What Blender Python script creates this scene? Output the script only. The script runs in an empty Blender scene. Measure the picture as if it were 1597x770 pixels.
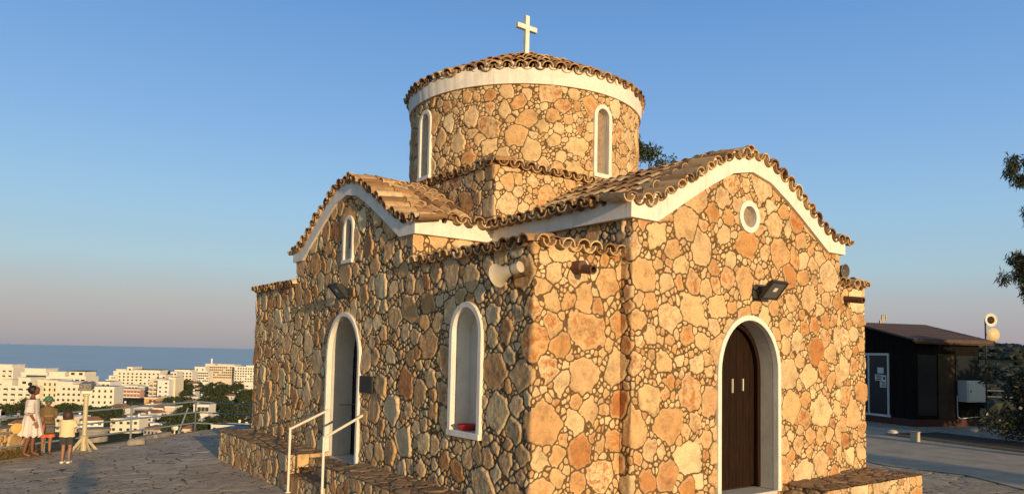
import bpy, bmesh, math, random
import numpy as np
from mathutils import Vector, Matrix
random.seed(7); rng = np.random.default_rng(11)
R = math.radians
SC = bpy.context.scene
COL = SC.collection

# ------------------------------------------------------------------ camera
FPX, PX, PY, H0, D0 = 1145.0, 798.5, 480.0, 2.7, 9.5
ROLL, YAW, PITCH = R(1.16), R(36.5), math.atan(71/1145)
F = np.array([math.sin(YAW), math.cos(YAW), 0.0]); RT = np.array([math.cos(YAW), -math.sin(YAW), 0.0]); UP = np.array([0, 0, 1.0])
CAM = -(F*D0 + RT*((832-PX)/FPX*D0)); CAM[2] = H0
FP = F*math.cos(PITCH)+UP*math.sin(PITCH); UPP = UP*math.cos(PITCH)-F*math.sin(PITCH)
RR = math.cos(ROLL)*RT+math.sin(ROLL)*UPP; UR = -math.sin(ROLL)*RT+math.cos(ROLL)*UPP
cd = bpy.data.cameras.new('camera'); cam = bpy.data.objects.new('camera', cd); COL.objects.link(cam)
cd.sensor_width = 36.0; cd.lens = FPX/1597*36; cd.shift_y = 95/1597; cd.clip_start = 0.05; cd.clip_end = 90000
M = Matrix(((RR[0], UR[0], -FP[0], CAM[0]), (RR[1], UR[1], -FP[1], CAM[1]), (RR[2], UR[2], -FP[2], CAM[2]), (0, 0, 0, 1)))
cam.matrix_world = M
SC.camera = cam

# ------------------------------------------------------------------ world and sun
SUN_EL, SUN_TR = R(7.8), (0.115, 0.993)        # direction the light travels in plan
AZ = math.atan2(-SUN_TR[0], -SUN_TR[1])         # compass angle of the sun from +Y, clockwise
w = bpy.data.worlds.new('World'); SC.world = w; w.use_nodes = True
nt = w.node_tree; nt.nodes.clear()
sky = nt.nodes.new('ShaderNodeTexSky'); sky.sky_type = 'NISHITA'; sky.sun_disc = False
sky.sun_elevation = SUN_EL; sky.sun_rotation = AZ % (2*math.pi)
sky.altitude = 100; sky.air_density = 1.0; sky.dust_density = 0.6; sky.ozone_density = 2.0
bg = nt.nodes.new('ShaderNodeBackground'); bg.inputs['Strength'].default_value = 0.15
wo = nt.nodes.new('ShaderNodeOutputWorld')
# the hazy evening band above the sea: colour by elevation, blended with the physical sky
tcw = nt.nodes.new('ShaderNodeTexCoord'); spw = nt.nodes.new('ShaderNodeSeparateXYZ'); nt.links.new(tcw.outputs['Generated'], spw.inputs[0])
rw = nt.nodes.new('ShaderNodeValToRGB'); nt.links.new(spw.outputs['Z'], rw.inputs[0])
SKYC = [(0.0, (146, 148, 163)), (.03, (160, 156, 168)), (.065, (170, 172, 180)), (.11, (164, 192, 209)), (.18, (150, 191, 224)), (.28, (128, 174, 226)), (.42, (103, 153, 214)), (.60, (78, 112, 160)), (1.0, (66, 88, 122))]
lin = lambda c: tuple(((v/255+.055)/1.055)**2.4 for v in c)
while len(rw.color_ramp.elements) < len(SKYC): rw.color_ramp.elements.new(.5)
for k_, (p_, c_) in enumerate(SKYC): rw.color_ramp.elements[k_].position = p_; rw.color_ramp.elements[k_].color = (*lin(c_), 1)
sc_ = nt.nodes.new('ShaderNodeVectorMath'); sc_.operation = 'SCALE'; sc_.inputs['Scale'].default_value = 1/.15; nt.links.new(rw.outputs[0], sc_.inputs[0])
glow = nt.nodes.new('ShaderNodeVectorMath'); glow.operation = 'MULTIPLY'; glow.inputs[1].default_value = (1.35, 1.15, .85); nt.links.new(sky.outputs[0], glow.inputs[0])
mx = nt.nodes.new('ShaderNodeMix'); mx.data_type = 'RGBA'; 
dt = nt.nodes.new('ShaderNodeVectorMath'); dt.operation = 'DOT_PRODUCT'; nt.links.new(tcw.outputs['Generated'], dt.inputs[0]); dt.inputs[1].default_value = (-SUN_TR[0], -SUN_TR[1], 0)
mr = nt.nodes.new('ShaderNodeMapRange'); mr.inputs['From Min'].default_value = -.05; mr.inputs['From Max'].default_value = .5; mr.inputs['To Min'].default_value = .88; mr.inputs['To Max'].default_value = .15; nt.links.new(dt.outputs['Value'], mr.inputs['Value'])
nt.links.new(mr.outputs[0], mx.inputs[0]); nt.links.new(glow.outputs[0], mx.inputs[6]); nt.links.new(sc_.outputs[0], mx.inputs[7])
nt.links.new(mx.outputs[2], bg.inputs[0]); nt.links.new(bg.outputs[0], wo.inputs[0])
sd = bpy.data.lights.new('sun', 'SUN'); sd.energy = 4.3; sd.angle = R(0.5); sd.color = (1.0, 0.69, 0.375)
so = bpy.data.objects.new('sun', sd); COL.objects.link(so)
dv = Vector((SUN_TR[0]*math.cos(SUN_EL), SUN_TR[1]*math.cos(SUN_EL), -math.sin(SUN_EL)))
so.rotation_euler = dv.to_track_quat('-Z', 'Y').to_euler()
SC.view_settings.view_transform = 'Standard'; SC.view_settings.look = 'None'
SC.view_settings.exposure = 0.07; SC.view_settings.gamma = 1.0

# ------------------------------------------------------------------ helpers
def ray(x, y): return FP+RR*(x-PX)/FPX-UR*(y-PY)/FPX
def at_depth(x, y, D):
    d = ray(x, y); return CAM+d*D/(d@F)
def on_z(x, y, z=0.0):
    d = ray(x, y); return CAM+d*(z-CAM[2])/d[2]

def tag(o, label=None, cat=None, group=None, kind=None):
    if label: o['label'] = label
    if cat: o['category'] = cat
    if group: o['group'] = group
    if kind: o['kind'] = kind
    return o
def empty(name, loc=(0, 0, 0), rz=0.0, label=None, cat=None, group=None):
    o = bpy.data.objects.new(name, None); COL.objects.link(o); o.location = loc; o.rotation_euler = (0, 0, rz)
    o.empty_display_size = 0.2
    return tag(o, label, cat, group)
def link(name, me, mat, parent=None, smooth=False):
    o = bpy.data.objects.new(name, me); COL.objects.link(o)
    if mat: me.materials.append(mat)
    if parent: o.parent = parent
    if smooth: me.shade_smooth()
    return o
class MB:
    """collects shapes, links them as one mesh object"""
    def __init__(s): s.v = []; s.f = []; s.c = []
    def add(s, vs, fs, col=None):
        b = len(s.v); s.v.extend([tuple(p) for p in vs]); s.f.extend([tuple(i+b for i in f) for f in fs])
        s.c.extend([col or (0.5, 0.5, 0.5, 1)]*len(vs)); return s
    def hexa(s, p, col=None):    # 8 corners: bottom 4 ccw, top 4 ccw
        return s.add(p, [(3, 2, 1, 0), (4, 5, 6, 7), (0, 1, 5, 4), (1, 2, 6, 5), (2, 3, 7, 6), (3, 0, 4, 7)], col)
    def box(s, x0, x1, y0, y1, z0, z1, col=None):
        return s.hexa([(x0, y0, z0), (x1, y0, z0), (x1, y1, z0), (x0, y1, z0), (x0, y0, z1), (x1, y0, z1), (x1, y1, z1), (x0, y1, z1)], col)
    def obox(s, c, ax, ay, az, hx, hy, hz, col=None):
        c, ax, ay, az = map(lambda q: np.array(q, float), (c, ax, ay, az))
        P = [c+ax*hx*i+ay*hy*j+az*hz*k for k in (-1, 1) for i, j in ((-1, -1), (1, -1), (1, 1), (-1, 1))]
        return s.hexa(P, col)
    def tube(s, a, b, r0, r1=None, n=10, cap=True, col=None):
        a = np.array(a, float); b = np.array(b, float); r1 = r0 if r1 is None else r1
        d = b-a; d /= np.linalg.norm(d); q = np.array([0, 0, 1.0]) if abs(d[2]) < .9 else np.array([1.0, 0, 0])
        u = np.cross(d, q); u /= np.linalg.norm(u); v = np.cross(d, u)
        P = [a+r0*(u*math.cos(t)+v*math.sin(t)) for t in np.linspace(0, 2*math.pi, n, endpoint=False)]
        P += [b+r1*(u*math.cos(t)+v*math.sin(t)) for t in np.linspace(0, 2*math.pi, n, endpoint=False)]
        fs = [(i, i+n, (i+1) % n+n, (i+1) % n) for i in range(n)]
        if cap: fs += [tuple(range(n)), tuple(range(2*n-1, n-1, -1))]
        return s.add(P, fs, col)
    def lathe(s, o, ax, prof, n=20, col=None):   # prof: list of (r, h)
        o = np.array(o, float); ax = np.array(ax, float); ax /= np.linalg.norm(ax)
        q = np.array([0, 0, 1.0]) if abs(ax[2]) < .9 else np.array([1.0, 0, 0])
        u = np.cross(ax, q); u /= np.linalg.norm(u); v = np.cross(ax, u)
        P = [o+ax*h+r*(u*math.cos(t)+v*math.sin(t)) for r, h in prof for t in np.linspace(0, 2*math.pi, n, endpoint=False)]
        fs = [(k*n+i, (k+1)*n+i, (k+1)*n+(i+1) % n, k*n+(i+1) % n) for k in range(len(prof)-1) for i in range(n)]
        if prof[0][0] > 1e-4: fs.append(tuple(range(n)))
        m = len(prof)-1
        if prof[-1][0] > 1e-4: fs.append(tuple(m*n+i for i in range(n-1, -1, -1)))
        return s.add(P, fs, col)
    def build(s, name, mat, parent=None, smooth=False, bevel=0.0, fix=True):
        me = bpy.data.meshes.new(name); me.from_pydata(s.v, [], s.f)
        ca = me.color_attributes.new('tint', 'FLOAT_COLOR', 'POINT')
        ca.data.foreach_set('color', np.array(s.c, dtype=np.float32).ravel())
        if fix or bevel:
            bm = bmesh.new(); bm.from_mesh(me)
            if bevel:
                es = [e for e in bm.edges if len(e.link_faces) == 2 and e.calc_face_angle(0) > .6]
                bmesh.ops.bevel(bm, geom=es, offset=bevel, segments=1, affect='EDGES', clamp_overlap=True)
            bmesh.ops.recalc_face_normals(bm, faces=bm.faces); bm.to_mesh(me); bm.free()
        me.update()
        o = link(name, me, mat, parent)
        if smooth:
            me.shade_smooth()
            try: me.set_sharp_from_angle(angle=R(40))
            except Exception: pass
        return o

# ------------------------------------------------------------------ materials
def new_mat(name):
    m = bpy.data.materials.new(name); m.use_nodes = True; return m, m.node_tree, m.node_tree.nodes['Principled BSDF']
def N(nt, t, **kw):
    n = nt.nodes.new(t)
    for k, v in kw.items():
        if k.startswith('i_'): n.inputs[k[2:].replace('_', ' ')].default_value = v
        else: setattr(n, k, v)
    return n
def ramp(nt, stops, fac):
    r = nt.nodes.new('ShaderNodeValToRGB'); e = r.color_ramp.elements
    while len(e) < len(stops): e.new(0.5)
    for k, (p, c) in enumerate(stops): e[k].position = p; e[k].color = (c[0], c[1], c[2], 1)
    nt.links.new(fac, r.inputs[0]); return r.outputs[0]
def mixc(nt, a, b, fac, mode='MIX'):
    m = nt.nodes.new('ShaderNodeMix'); m.data_type = 'RGBA'; m.blend_type = mode
    for s, v in ((m.inputs[6], a), (m.inputs[7], b), (m.inputs[0], fac)):
        if hasattr(v, 'links'): nt.links.new(v, s)
        elif isinstance(v, (int, float)): s.default_value = v
        else: s.default_value = (*v[:3], 1)
    return m.outputs[2]
def noise(nt, scale, detail=6, rough=.6, dist=0.0, coord=None):
    tc = nt.nodes.new('ShaderNodeTexCoord'); n = nt.nodes.new('ShaderNodeTexNoise')
    n.inputs['Scale'].default_value = scale; n.inputs['Detail'].default_value = detail; n.inputs['Roughness'].default_value = rough; n.inputs['Distortion'].default_value = dist
    nt.links.new(coord or tc.outputs['Object'], n.inputs['Vector']); return n.outputs['Fac']
def bump(nt, h, strength, dist, bsdf):
    b = nt.nodes.new('ShaderNodeBump'); b.inputs['Strength'].default_value = strength; b.inputs['Distance'].default_value = dist
    nt.links.new(h, b.inputs['Height']); nt.links.new(b.outputs[0], bsdf.inputs['Normal'])
def mat_plain(name, col, rough=.6, metal=0.0, var=.12, nscale=6.0, bmp=0.0, spec=None):
    m, t, b = new_mat(name)
    f = noise(t, nscale, 5, .6)
    c = ramp(t, [(.3, [x*(1-var) for x in col]), (.7, [min(1, x*(1+var)) for x in col])], f)
    t.links.new(c, b.inputs['Base Color']); b.inputs['Roughness'].default_value = rough; b.inputs['Metallic'].default_value = metal
    if spec is not None: b.inputs['Specular IOR Level'].default_value = spec
    if bmp: bump(t, noise(t, nscale*6, 4, .6), .5, bmp, b)
    return m
def mat_stone(name, stops, mortar, warm=(0.42, 0.16, 0.05)):
    m, t, b = new_mat(name)
    at = N(t, 'ShaderNodeAttribute', attribute_name='tint')
    sp = t.nodes.new('ShaderNodeSeparateColor'); t.links.new(at.outputs['Color'], sp.inputs[0])
    base = ramp(t, stops, sp.outputs[0])
    n1 = noise(t, 3.2, 6, .65, .6); n2 = noise(t, 11, 8, .7, .3); n3 = noise(t, 60, 4, .7)
    # rusty patches on some stones only
    ad = N(t, 'ShaderNodeMath', operation='MULTIPLY'); t.links.new(ramp(t, [(.44, (0, 0, 0)), (.58, (1, 1, 1))], n2), ad.inputs[0]); t.links.new(sp.outputs[1], ad.inputs[1])
    c = mixc(t, base, warm, ad.outputs[0])
    c = mixc(t, c, ramp(t, [(.3, (.58, .57, .55)), (.5, (1, 1, 1)), (.72, (1.2, 1.18, 1.1))], n1), .9, 'MULTIPLY')
    c = mixc(t, c, ramp(t, [(.3, (.72, .70, .68)), (.6, (1.08, 1.08, 1.06))], n3), .75, 'MULTIPLY')
    c = mixc(t, c, ramp(t, [(.32, (.36, .24, .16)), (.44, (1, 1, 1))], n2), .7, 'MULTIPLY')
    mo = mixc(t, mortar, ramp(t, [(.3, [x*.7 for x in mortar]), (.7, [x*1.3 for x in mortar])], n2), 1.0)
    f = ramp(t, [(.2, (0, 0, 0)), (.42, (1, 1, 1))], sp.outputs[2])
    rim = N(t, 'ShaderNodeMath', operation='MULTIPLY'); t.links.new(ramp(t, [(.60, (1, 1, 1)), (.88, (0, 0, 0))], sp.outputs[2]), rim.inputs[0]); t.links.new(ramp(t, [(.40, (0, 0, 0)), (.58, (.5, .5, .5))], n2), rim.inputs[1])
    c = mixc(t, c, [min(.78, x*1.0) for x in stops[1][1]], rim.outputs[0])
    c = mixc(t, mo, c, f)
    t.links.new(c, b.inputs['Base Color']); b.inputs['Roughness'].default_value = .9; b.inputs['Specular IOR Level'].default_value = .25
    nn = N(t, 'ShaderNodeMath', operation='ADD'); t.links.new(n2, nn.inputs[0]); t.links.new(n3, nn.inputs[1])
    bump(t, nn.outputs[0], .55, .012, b)
    return m
WALLC = [(0, (.65, .47, .25)), (.11, (.74, .61, .38)), (.22, (.60, .36, .16)), (.32, (.76, .65, .43)), (.43, (.54, .28, .10)), (.52, (.69, .55, .32)), (.64, (.63, .41, .20)), (.75, (.45, .21, .08)), (.80, (.72, .59, .37)), (.92, (.60, .38, .18)), (1, (.70, .57, .35))]
M_WALL = mat_stone('rubble_stone', WALLC, (.14, .085, .037))
M_BENCH = mat_stone('bench_stone', WALLC, (.15, .105, .06))
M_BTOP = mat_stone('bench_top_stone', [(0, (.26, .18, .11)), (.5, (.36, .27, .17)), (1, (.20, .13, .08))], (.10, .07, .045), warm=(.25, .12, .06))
M_PAVE = mat_stone('crazy_paving', [(0, (.56, .47, .345)), (.3, (.61, .52, .39)), (.6, (.50, .42, .32)), (1, (.57, .47, .345))], (.13, .10, .075), warm=(.27, .21, .15))
def mat_plaster(name, col):
    m, t, b = new_mat(name); tc = t.nodes.new('ShaderNodeTexCoord'); mp = t.nodes.new('ShaderNodeMapping'); mp.inputs['Scale'].default_value = (9, 9, .7); t.links.new(tc.outputs['Object'], mp.inputs[0])
    st = noise(t, 1.6, 6, .7, .2, mp.outputs[0]); n1 = noise(t, 4, 7, .7); n2 = noise(t, 40, 4, .7)
    c = mixc(t, col, [x*k for x, k in zip(col, (.62, .56, .46))], ramp(t, [(.54, (0, 0, 0)), (.74, (.5, .5, .5))], st))
    c = mixc(t, c, ramp(t, [(.3, (.84, .82, .78)), (.6, (1.03, 1.03, 1.02))], n1), .8, 'MULTIPLY'); c = mixc(t, c, ramp(t, [(.28, (.7, .68, .64)), (.42, (1, 1, 1))], n2), .5, 'MULTIPLY')
    t.links.new(c, b.inputs['Base Color']); b.inputs['Roughness'].default_value = .9; b.inputs['Specular IOR Level'].default_value = .2; bump(t, n1, .5, .012, b); return m
M_WHITE = mat_plaster('white_plaster', (.82, .79, .73))
M_WPAINT = mat_plain('white_metal_paint', (.78, .74, .64), .45, var=.05, nscale=8)
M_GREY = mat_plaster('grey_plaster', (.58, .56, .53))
def mat_wood():
    m, t, b = new_mat('dark_brown_wood'); tc = t.nodes.new('ShaderNodeTexCoord'); mp = t.nodes.new('ShaderNodeMapping'); mp.inputs['Scale'].default_value = (14, 14, .8); t.links.new(tc.outputs['Object'], mp.inputs[0])
    g = noise(t, 3, 8, .7, .5, mp.outputs[0]); t.links.new(ramp(t, [(.3, (.007, .0035, .002)), (.55, (.021, .010, .005)), (.75, (.045, .021, .010))], g), b.inputs['Base Color']); b.inputs['Roughness'].default_value = .6; b.inputs['Specular IOR Level'].default_value = .12; bump(t, g, .6, .004, b); return m
M_WOOD = mat_wood()
M_WOODK = mat_plain('doorway_shade_wood', (.008, .006, .005), .8, var=.3, nscale=9)  # near-black: the dark of the open side doorway put into the leaf colour
M_BLACK = mat_plain('black_metal', (.02, .02, .02), .45, var=.2)
M_DARK = mat_plain('painted_interior_dark', (.012, .010, .009), .9)  # interior shade put into the colour
M_GLASS = mat_plain('frosted_pane', (.30, .235, .17), .22, var=.25, nscale=14)
M_CREAM = mat_plain('cream_plastic', (.50, .44, .33), .5, var=.1)
M_SPKG = mat_plain('grey_speaker_metal', (.22, .21, .18), .5, var=.1)
M_RED = mat_plain('red_plastic', (.50, .02, .02), .3, var=.1)
M_BRONZE = mat_plain('dark_bronze', (.035, .034, .028), .7, var=.2, nscale=30, bmp=.003)
M_CLAY = mat_plain('clay_and_gap_shade', (.13, .062, .035), .8, var=.3, nscale=20)  # spouts and cap; as roof core its dark tone paints shade between tiles
def mat_tile():
    m, t, b = new_mat('terracotta_tile')
    at = N(t, 'ShaderNodeAttribute', attribute_name='tint'); sp = t.nodes.new('ShaderNodeSeparateColor'); t.links.new(at.outputs['Color'], sp.inputs[0])
    base = ramp(t, [(0, (.42, .24, .11)), (.2, (.62, .42, .22)), (.38, (.26, .14, .07)), (.6, (.70, .54, .32)), (.75, (.48, .29, .14)), (.88, (.18, .10, .055)), (1, (.34, .20, .10))], sp.outputs[0])
    n1 = noise(t, 7, 7, .7, .4); n2 = noise(t, 35, 5, .7)
    c = mixc(t, base, (.13, .09, .055), ramp(t, [(.50, (0, 0, 0)), (.70, (.8, .8, .8))], n1))
    c = mixc(t, c, (.55, .47, .34), ramp(t, [(.60, (0, 0, 0)), (.74, (.7, .7, .7))], n2))
    t.links.new(c, b.inputs['Base Color']); b.inputs['Roughness'].default_value = .9; b.inputs['Specular IOR Level'].default_value = .2
    bump(t, n2, .5, .008, b); return m
M_TILE = mat_tile()

# ------------------------------------------------------------------ random rubble patch (a periodic raster of stones)
def fft_noise(n, beta, seed):
    r = np.random.default_rng(seed); a = np.fft.fft2(r.standard_normal((n, n)))
    k = np.sqrt(np.fft.fftfreq(n)[:, None]**2+np.fft.fftfreq(n)[None, :]**2)*n; k[0, 0] = 1
    a = a/k**beta; a[0, 0] = 0; o = np.real(np.fft.ifft2(a)); return (o/o.std()).astype(np.float32)
def rubble(L, n, classes, joint, seed, lim=.03, round_w=.05, shape=(.16, .10)):
    """L metres square, n cells; classes = [(rmin, rmax, attempts)]; returns id, edge, centre offset, height, mask"""
    r = random.Random(seed); pts = []; cs = .5; G = int(L/cs); grid = {}
    def near(x, y):
        i, j = int(x/cs), int(y/cs)
        for a in (-1, 0, 1):
            for b in (-1, 0, 1):
                for k in grid.get(((i+a) % G, (j+b) % G), ()): yield k
    for rm, rM, tries in classes:
        for q in range(tries):
            x, y = r.random()*L, r.random()*L; rad = rm+(rM-rm)*r.random()**1.3 if tries < 1e9 else rm
            ok = True
            for k in near(x, y):
                p = pts[k]; dx = abs(x-p[0]); dy = abs(y-p[1]); dx = min(dx, L-dx); dy = min(dy, L-dy)
                if dx*dx+dy*dy < (rad+p[2]*.95)**2: ok = False; break
            if ok:
                grid.setdefault((int(x/cs) % G, int(y/cs) % G), []).append(len(pts)); pts.append((x, y, rad))
    P = np.array(pts, dtype=np.float32); K = len(P); rr = np.random.default_rng(seed+5)
    a2, p2, a3, p3, a4, p4 = (rr.random(K)*shape[0], rr.random(K)*6.28, rr.random(K)*shape[1], rr.random(K)*6.28, rr.random(K)*shape[1]*.6, rr.random(K)*6.28)
    PL = []
    for k in range(K):
        m_ = rr.integers(4, 7); an = rr.random()*6.28+(np.arange(m_)+rr.normal(size=m_)*.20)*2*math.pi/m_; q = rr.random()*3.14; el = .26*rr.random()
        PL.append([(math.cos(t), math.sin(t), (.74+.34*rr.random())*(1+el*math.cos(2*(t-q)))) for t in an])
    ID = np.zeros((n, n), np.int32); S1 = np.full((n, n), 9, np.float32); S2 = np.full((n, n), 9, np.float32)
    xs = (np.arange(n)+.5)*L/n; T = 16; bs = n//T
    wx = fft_noise(n, 1.2, seed+1)*.008; wy = fft_noise(n, 1.2, seed+2)*.008
    for bi in range(T):
        for bj in range(T):
            i0, i1 = bi*bs, (bi+1)*bs if bi < T-1 else n; j0, j1 = bj*bs, (bj+1)*bs if bj < T-1 else n
            cx = (xs[i0]+xs[i1-1])/2; cy = (xs[j0]+xs[j1-1])/2; hw = (i1-i0)*L/n/2+.55
            dx = np.abs((P[:, 0]-cx+L/2) % L-L/2); dy = np.abs((P[:, 1]-cy+L/2) % L-L/2)
            c = np.where((dx < hw) & (dy < hw))[0]
            X = xs[i0:i1, None]+wx[i0:i1, j0:j1]; Y = xs[None, j0:j1]+wy[i0:i1, j0:j1]
            b1 = np.full(X.shape, 9, np.float32); b2 = b1.copy(); bid = np.zeros(X.shape, np.int32)
            for k in c:
                ex = (X-P[k, 0]+L/2) % L-L/2; ey = (Y-P[k, 1]+L/2) % L-L/2
                d = np.sqrt(ex*ex+ey*ey); th = np.arctan2(ey, ex)
                R_ = P[k, 2]; s = d-R_*1.42*(1+a2[k]*np.cos(2*th+p2[k])*.6)
                for ca, sa, ro in PL[k]: s = np.maximum(s, ex*ca+ey*sa-R_*ro)
                m1 = s < b1; b2 = np.where(m1, b1, np.minimum(b2, s)); bid = np.where(m1, k, bid); b1 = np.where(m1, s, b1)
            ID[i0:i1, j0:j1] = bid; S1[i0:i1, j0:j1] = b1; S2[i0:i1, j0:j1] = b2
    e = np.minimum((S2-S1)*.5-joint*.5, lim-S1)          # distance inside the stone outline
    e += fft_noise(n, 1.0, seed+3)*.0012
    mask = np.clip(e/.008+.5, 0, 1)
    t = np.clip(e/round_w, 0, 1); dome = np.sqrt(np.clip(1-(1-t)**2, 0, 1))
    tl = rr.normal(size=(K, 2))*.05; off = rr.normal(size=K)*.006
    ex = (xs[:, None]-P[ID, 0]+L/2) % L-L/2; ey = (xs[None, :]-P[ID, 1]+L/2) % L-L/2
    h = dome*(.014+off[ID]+.13*np.minimum(P[ID, 2], .12)*.5)+mask*(ex*tl[ID, 0]+ey*tl[ID, 1])*t
    h += mask*fft_noise(n, 1.15, seed+4)*.0042+(1-mask)*fft_noise(n, .9, seed+6)*.0016
    sid = rr.random(K); sid2 = np.clip(rr.random(K)**1.3, 0, 1)
    small = P[:, 2] < .05
    sid[small] = 2+rr.choice([.40, .42, .14, .13, 1.0, .64, 0.0, .75], small.sum()); sid2[small] *= .3
    return dict(L=L, n=n, id=ID, h=h.astype(np.float32), m=(.6*mask+.4*np.clip(e/.055, 0, 1)).astype(np.float32), c=P, s1=sid, s2=sid2)
PATCH = rubble(6.4, 640, [(.20, .28, 130), (.13, .19, 1300), (.085, .125, 2300), (.042, .062, 1800), (.018, .030, 7500)], .0215, 3, lim=.10, round_w=.024)
PAVE = rubble(9.6, 640, [(.38, .52, 300), (.24, .36, 1600), (.10, .18, 2500)], .030, 9, lim=.2, round_w=.05, shape=(.22, .14))
def sample(pt, u, v, scale=1.0, ou=0.0, ov=0.0):
    """u, v arrays in metres -> height, sid, sid2, mask"""
    L, n = pt['L'], pt['n']; a = (u/scale+ou)/L*n; b = (v/scale+ov)/L*n
    i = np.floor(a).astype(int); j = np.floor(b).astype(int); fa = a-i; fb = b-j
    def g(A): return A[i % n, j % n]*(1-fa)*(1-fb)+A[(i+1) % n, j % n]*fa*(1-fb)+A[i % n, (j+1) % n]*(1-fa)*fb+A[(i+1) % n, (j+1) % n]*fa*fb
    ii = np.floor(a+.5).astype(int) % n; jj = np.floor(b+.5).astype(int) % n
    k = pt['id'][ii, jj]
    am = (a*L/n) % L; bm_ = (b*L/n) % L; C_ = pt['c']
    ca = a*L/n-((am-C_[k, 0]+L/2) % L-L/2); cb = b*L/n-((bm_-C_[k, 1]+L/2) % L-L/2)      # true centre of the stone
    tileno = np.floor(ca/L)*.37+np.floor(cb/L)*.61+ou*.173
    q = pt['s1'][k]; s1 = np.where(q > 1.5, q-2, (q+tileno*.31) % 1.0)
    return g(pt['h'])*scale, s1, pt['s2'][k], g(pt['m'])
def grid_mesh(name, P, col, keep, mat, parent, smooth=True):
    """P (a,b,3) vertex grid, col (a,b,3), keep (a-1,b-1) bool"""
    A, B = P.shape[:2]; idx = np.arange(A*B).reshape(A, B)
    q = np.stack([idx[:-1, :-1], idx[1:, :-1], idx[1:, 1:], idx[:-1, 1:]], -1)[keep]
    used = np.zeros(A*B, bool); used[q.ravel()] = True; re = np.cumsum(used)-1
    V = P.reshape(-1, 3)[used]; C = col.reshape(-1, 3)[used]; q = re[q]
    me = bpy.data.meshes.new(name); me.vertices.add(len(V)); me.vertices.foreach_set('co', V.astype(np.float32).ravel())
    me.loops.add(len(q)*4); me.loops.foreach_set('vertex_index', q.astype(np.int32).ravel())
    me.polygons.add(len(q)); me.polygons.foreach_set('loop_start', np.arange(0, len(q)*4, 4, dtype=np.int32)); me.polygons.foreach_set('loop_total', np.full(len(q), 4, np.int32))
    me.update(calc_edges=True); me.validate()
    ca = me.color_attributes.new('tint', 'FLOAT_COLOR', 'POINT')
    ca.data.foreach_set('color', np.concatenate([C, np.ones((len(C), 1))], 1).astype(np.float32).ravel())
    if smooth: me.shade_smooth()
    return link(name, me, mat, parent)
def stone_strip(name, path, z0, z1, keepf, step, parent, mat=None, patch=None, scale=1.0, ou=0.0, ov=0.0, closed=False, amp=1.0, round_c=.05):
    """wall skin along a plan path; outward normal is to the RIGHT of travel... (dy,-dx)"""
    pts = []; nr = []; us = []; u = 0.0
    segs = list(zip(path[:-1], path[1:]))
    norms = []
    for a, b in segs:
        d = np.array(b, float)-np.array(a, float); l = np.linalg.norm(d); d /= l; norms.append(np.array([d[1], -d[0]]))
    for k, (a, b) in enumerate(segs):
        a = np.array(a, float); b = np.array(b, float); l = np.linalg.norm(b-a); n = max(2, int(l/step))
        for i in range(n+(1 if k == len(segs)-1 else 0)):
            t = i/n; s = t*l; nn = norms[k].copy()
            if s < round_c and k > 0: wgt = .5*(1-s/round_c); nn = nn*(1-wgt)+norms[k-1]*wgt
            if l-s < round_c and k < len(segs)-1: wgt = .5*(1-(l-s)/round_c); nn = nn*(1-wgt)+norms[k+1]*wgt
            pts.append(a+(b-a)*t); nr.append(nn); us.append(u+s)
        u += l
    pts = np.array(pts); nr = np.array(nr); us = np.array(us); nz = int((z1-z0)/step)+1; zs = np.linspace(z0, z1, nz)
    U, Z = np.meshgrid(us, zs, indexing='ij')
    h, s1, s2, m = sample(patch or PATCH, U, Z, scale, ou, ov); h = h*amp
    P = np.empty(U.shape+(3,)); P[..., 0] = pts[:, None, 0]+nr[:, None, 0]*h; P[..., 1] = pts[:, None, 1]+nr[:, None, 1]*h; P[..., 2] = Z
    um = (U[:-1, :-1]+U[1:, 1:])/2; zm = (Z[:-1, :-1]+Z[1:, 1:])/2
    keep = keepf(um, zm) if keepf else np.ones(um.shape, bool)
    return grid_mesh(name, P, np.stack([s1, s2, m], -1), keep, mat or M_WALL, parent)
# ------------------------------------------------------------------ the church
X1, Y1 = 8.28, 11.4                  # plan of the whole body
AX0, AX1, AE = 1.585, 6.98, 0.22     # front arm
AY0, AY1 = 3.20, 8.58                # side arm
CX, CY = 4.28, 5.90
HB, HE = 4.10, 4.66                  # corner block height, arm wall height
church = empty('church', (CX, CY, 0), 0, 'small stone Orthodox church with round tiled drum, white cross and white arched doorways', 'church')
def loc(o):    # keep world placement of parts modelled in world space
    o.parent = church; o.matrix_parent_inverse = Matrix.Translation((-CX, -CY, 0)); return o
BOT = np.array([(0, 5.73), (.5, 5.63), (1, 5.38), (1.35, 5.18), (1.7, 4.97), (2.0, 4.79), (2.25, 4.64), (3.2, 4.64)])
TOP = np.array([(0, 5.97), (.3, 5.95), (.65, 5.84), (1.2, 5.56), (1.7, 5.27), (2.1, 5.03), (2.42, 4.88), (2.84, 4.87)])
def topz(a): return np.interp(np.abs(a), TOP[:, 0], TOP[:, 1])
def botz(a): return np.interp(np.abs(a), BOT[:, 0], BOT[:, 1])
def arch_in(a, z, hw, zb, zt):       # inside a round-headed opening centred on a = 0
    zs = zt-hw*1.12
    return (np.abs(a) < hw) & (z > zb) & ((z < zs) | ((a/hw)**2+((z-zs)/(hw*1.12))**2 < 1))
DOORS = dict(side=(5.875, .70, .60, 3.35), front=(4.245, .74, .55, 3.31))      # centre, half width (clear), sill, crown
NICHE = (1.545, .345, 1.56, 3.36); SWIN = (5.81, .165, 4.45, 5.24)
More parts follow.
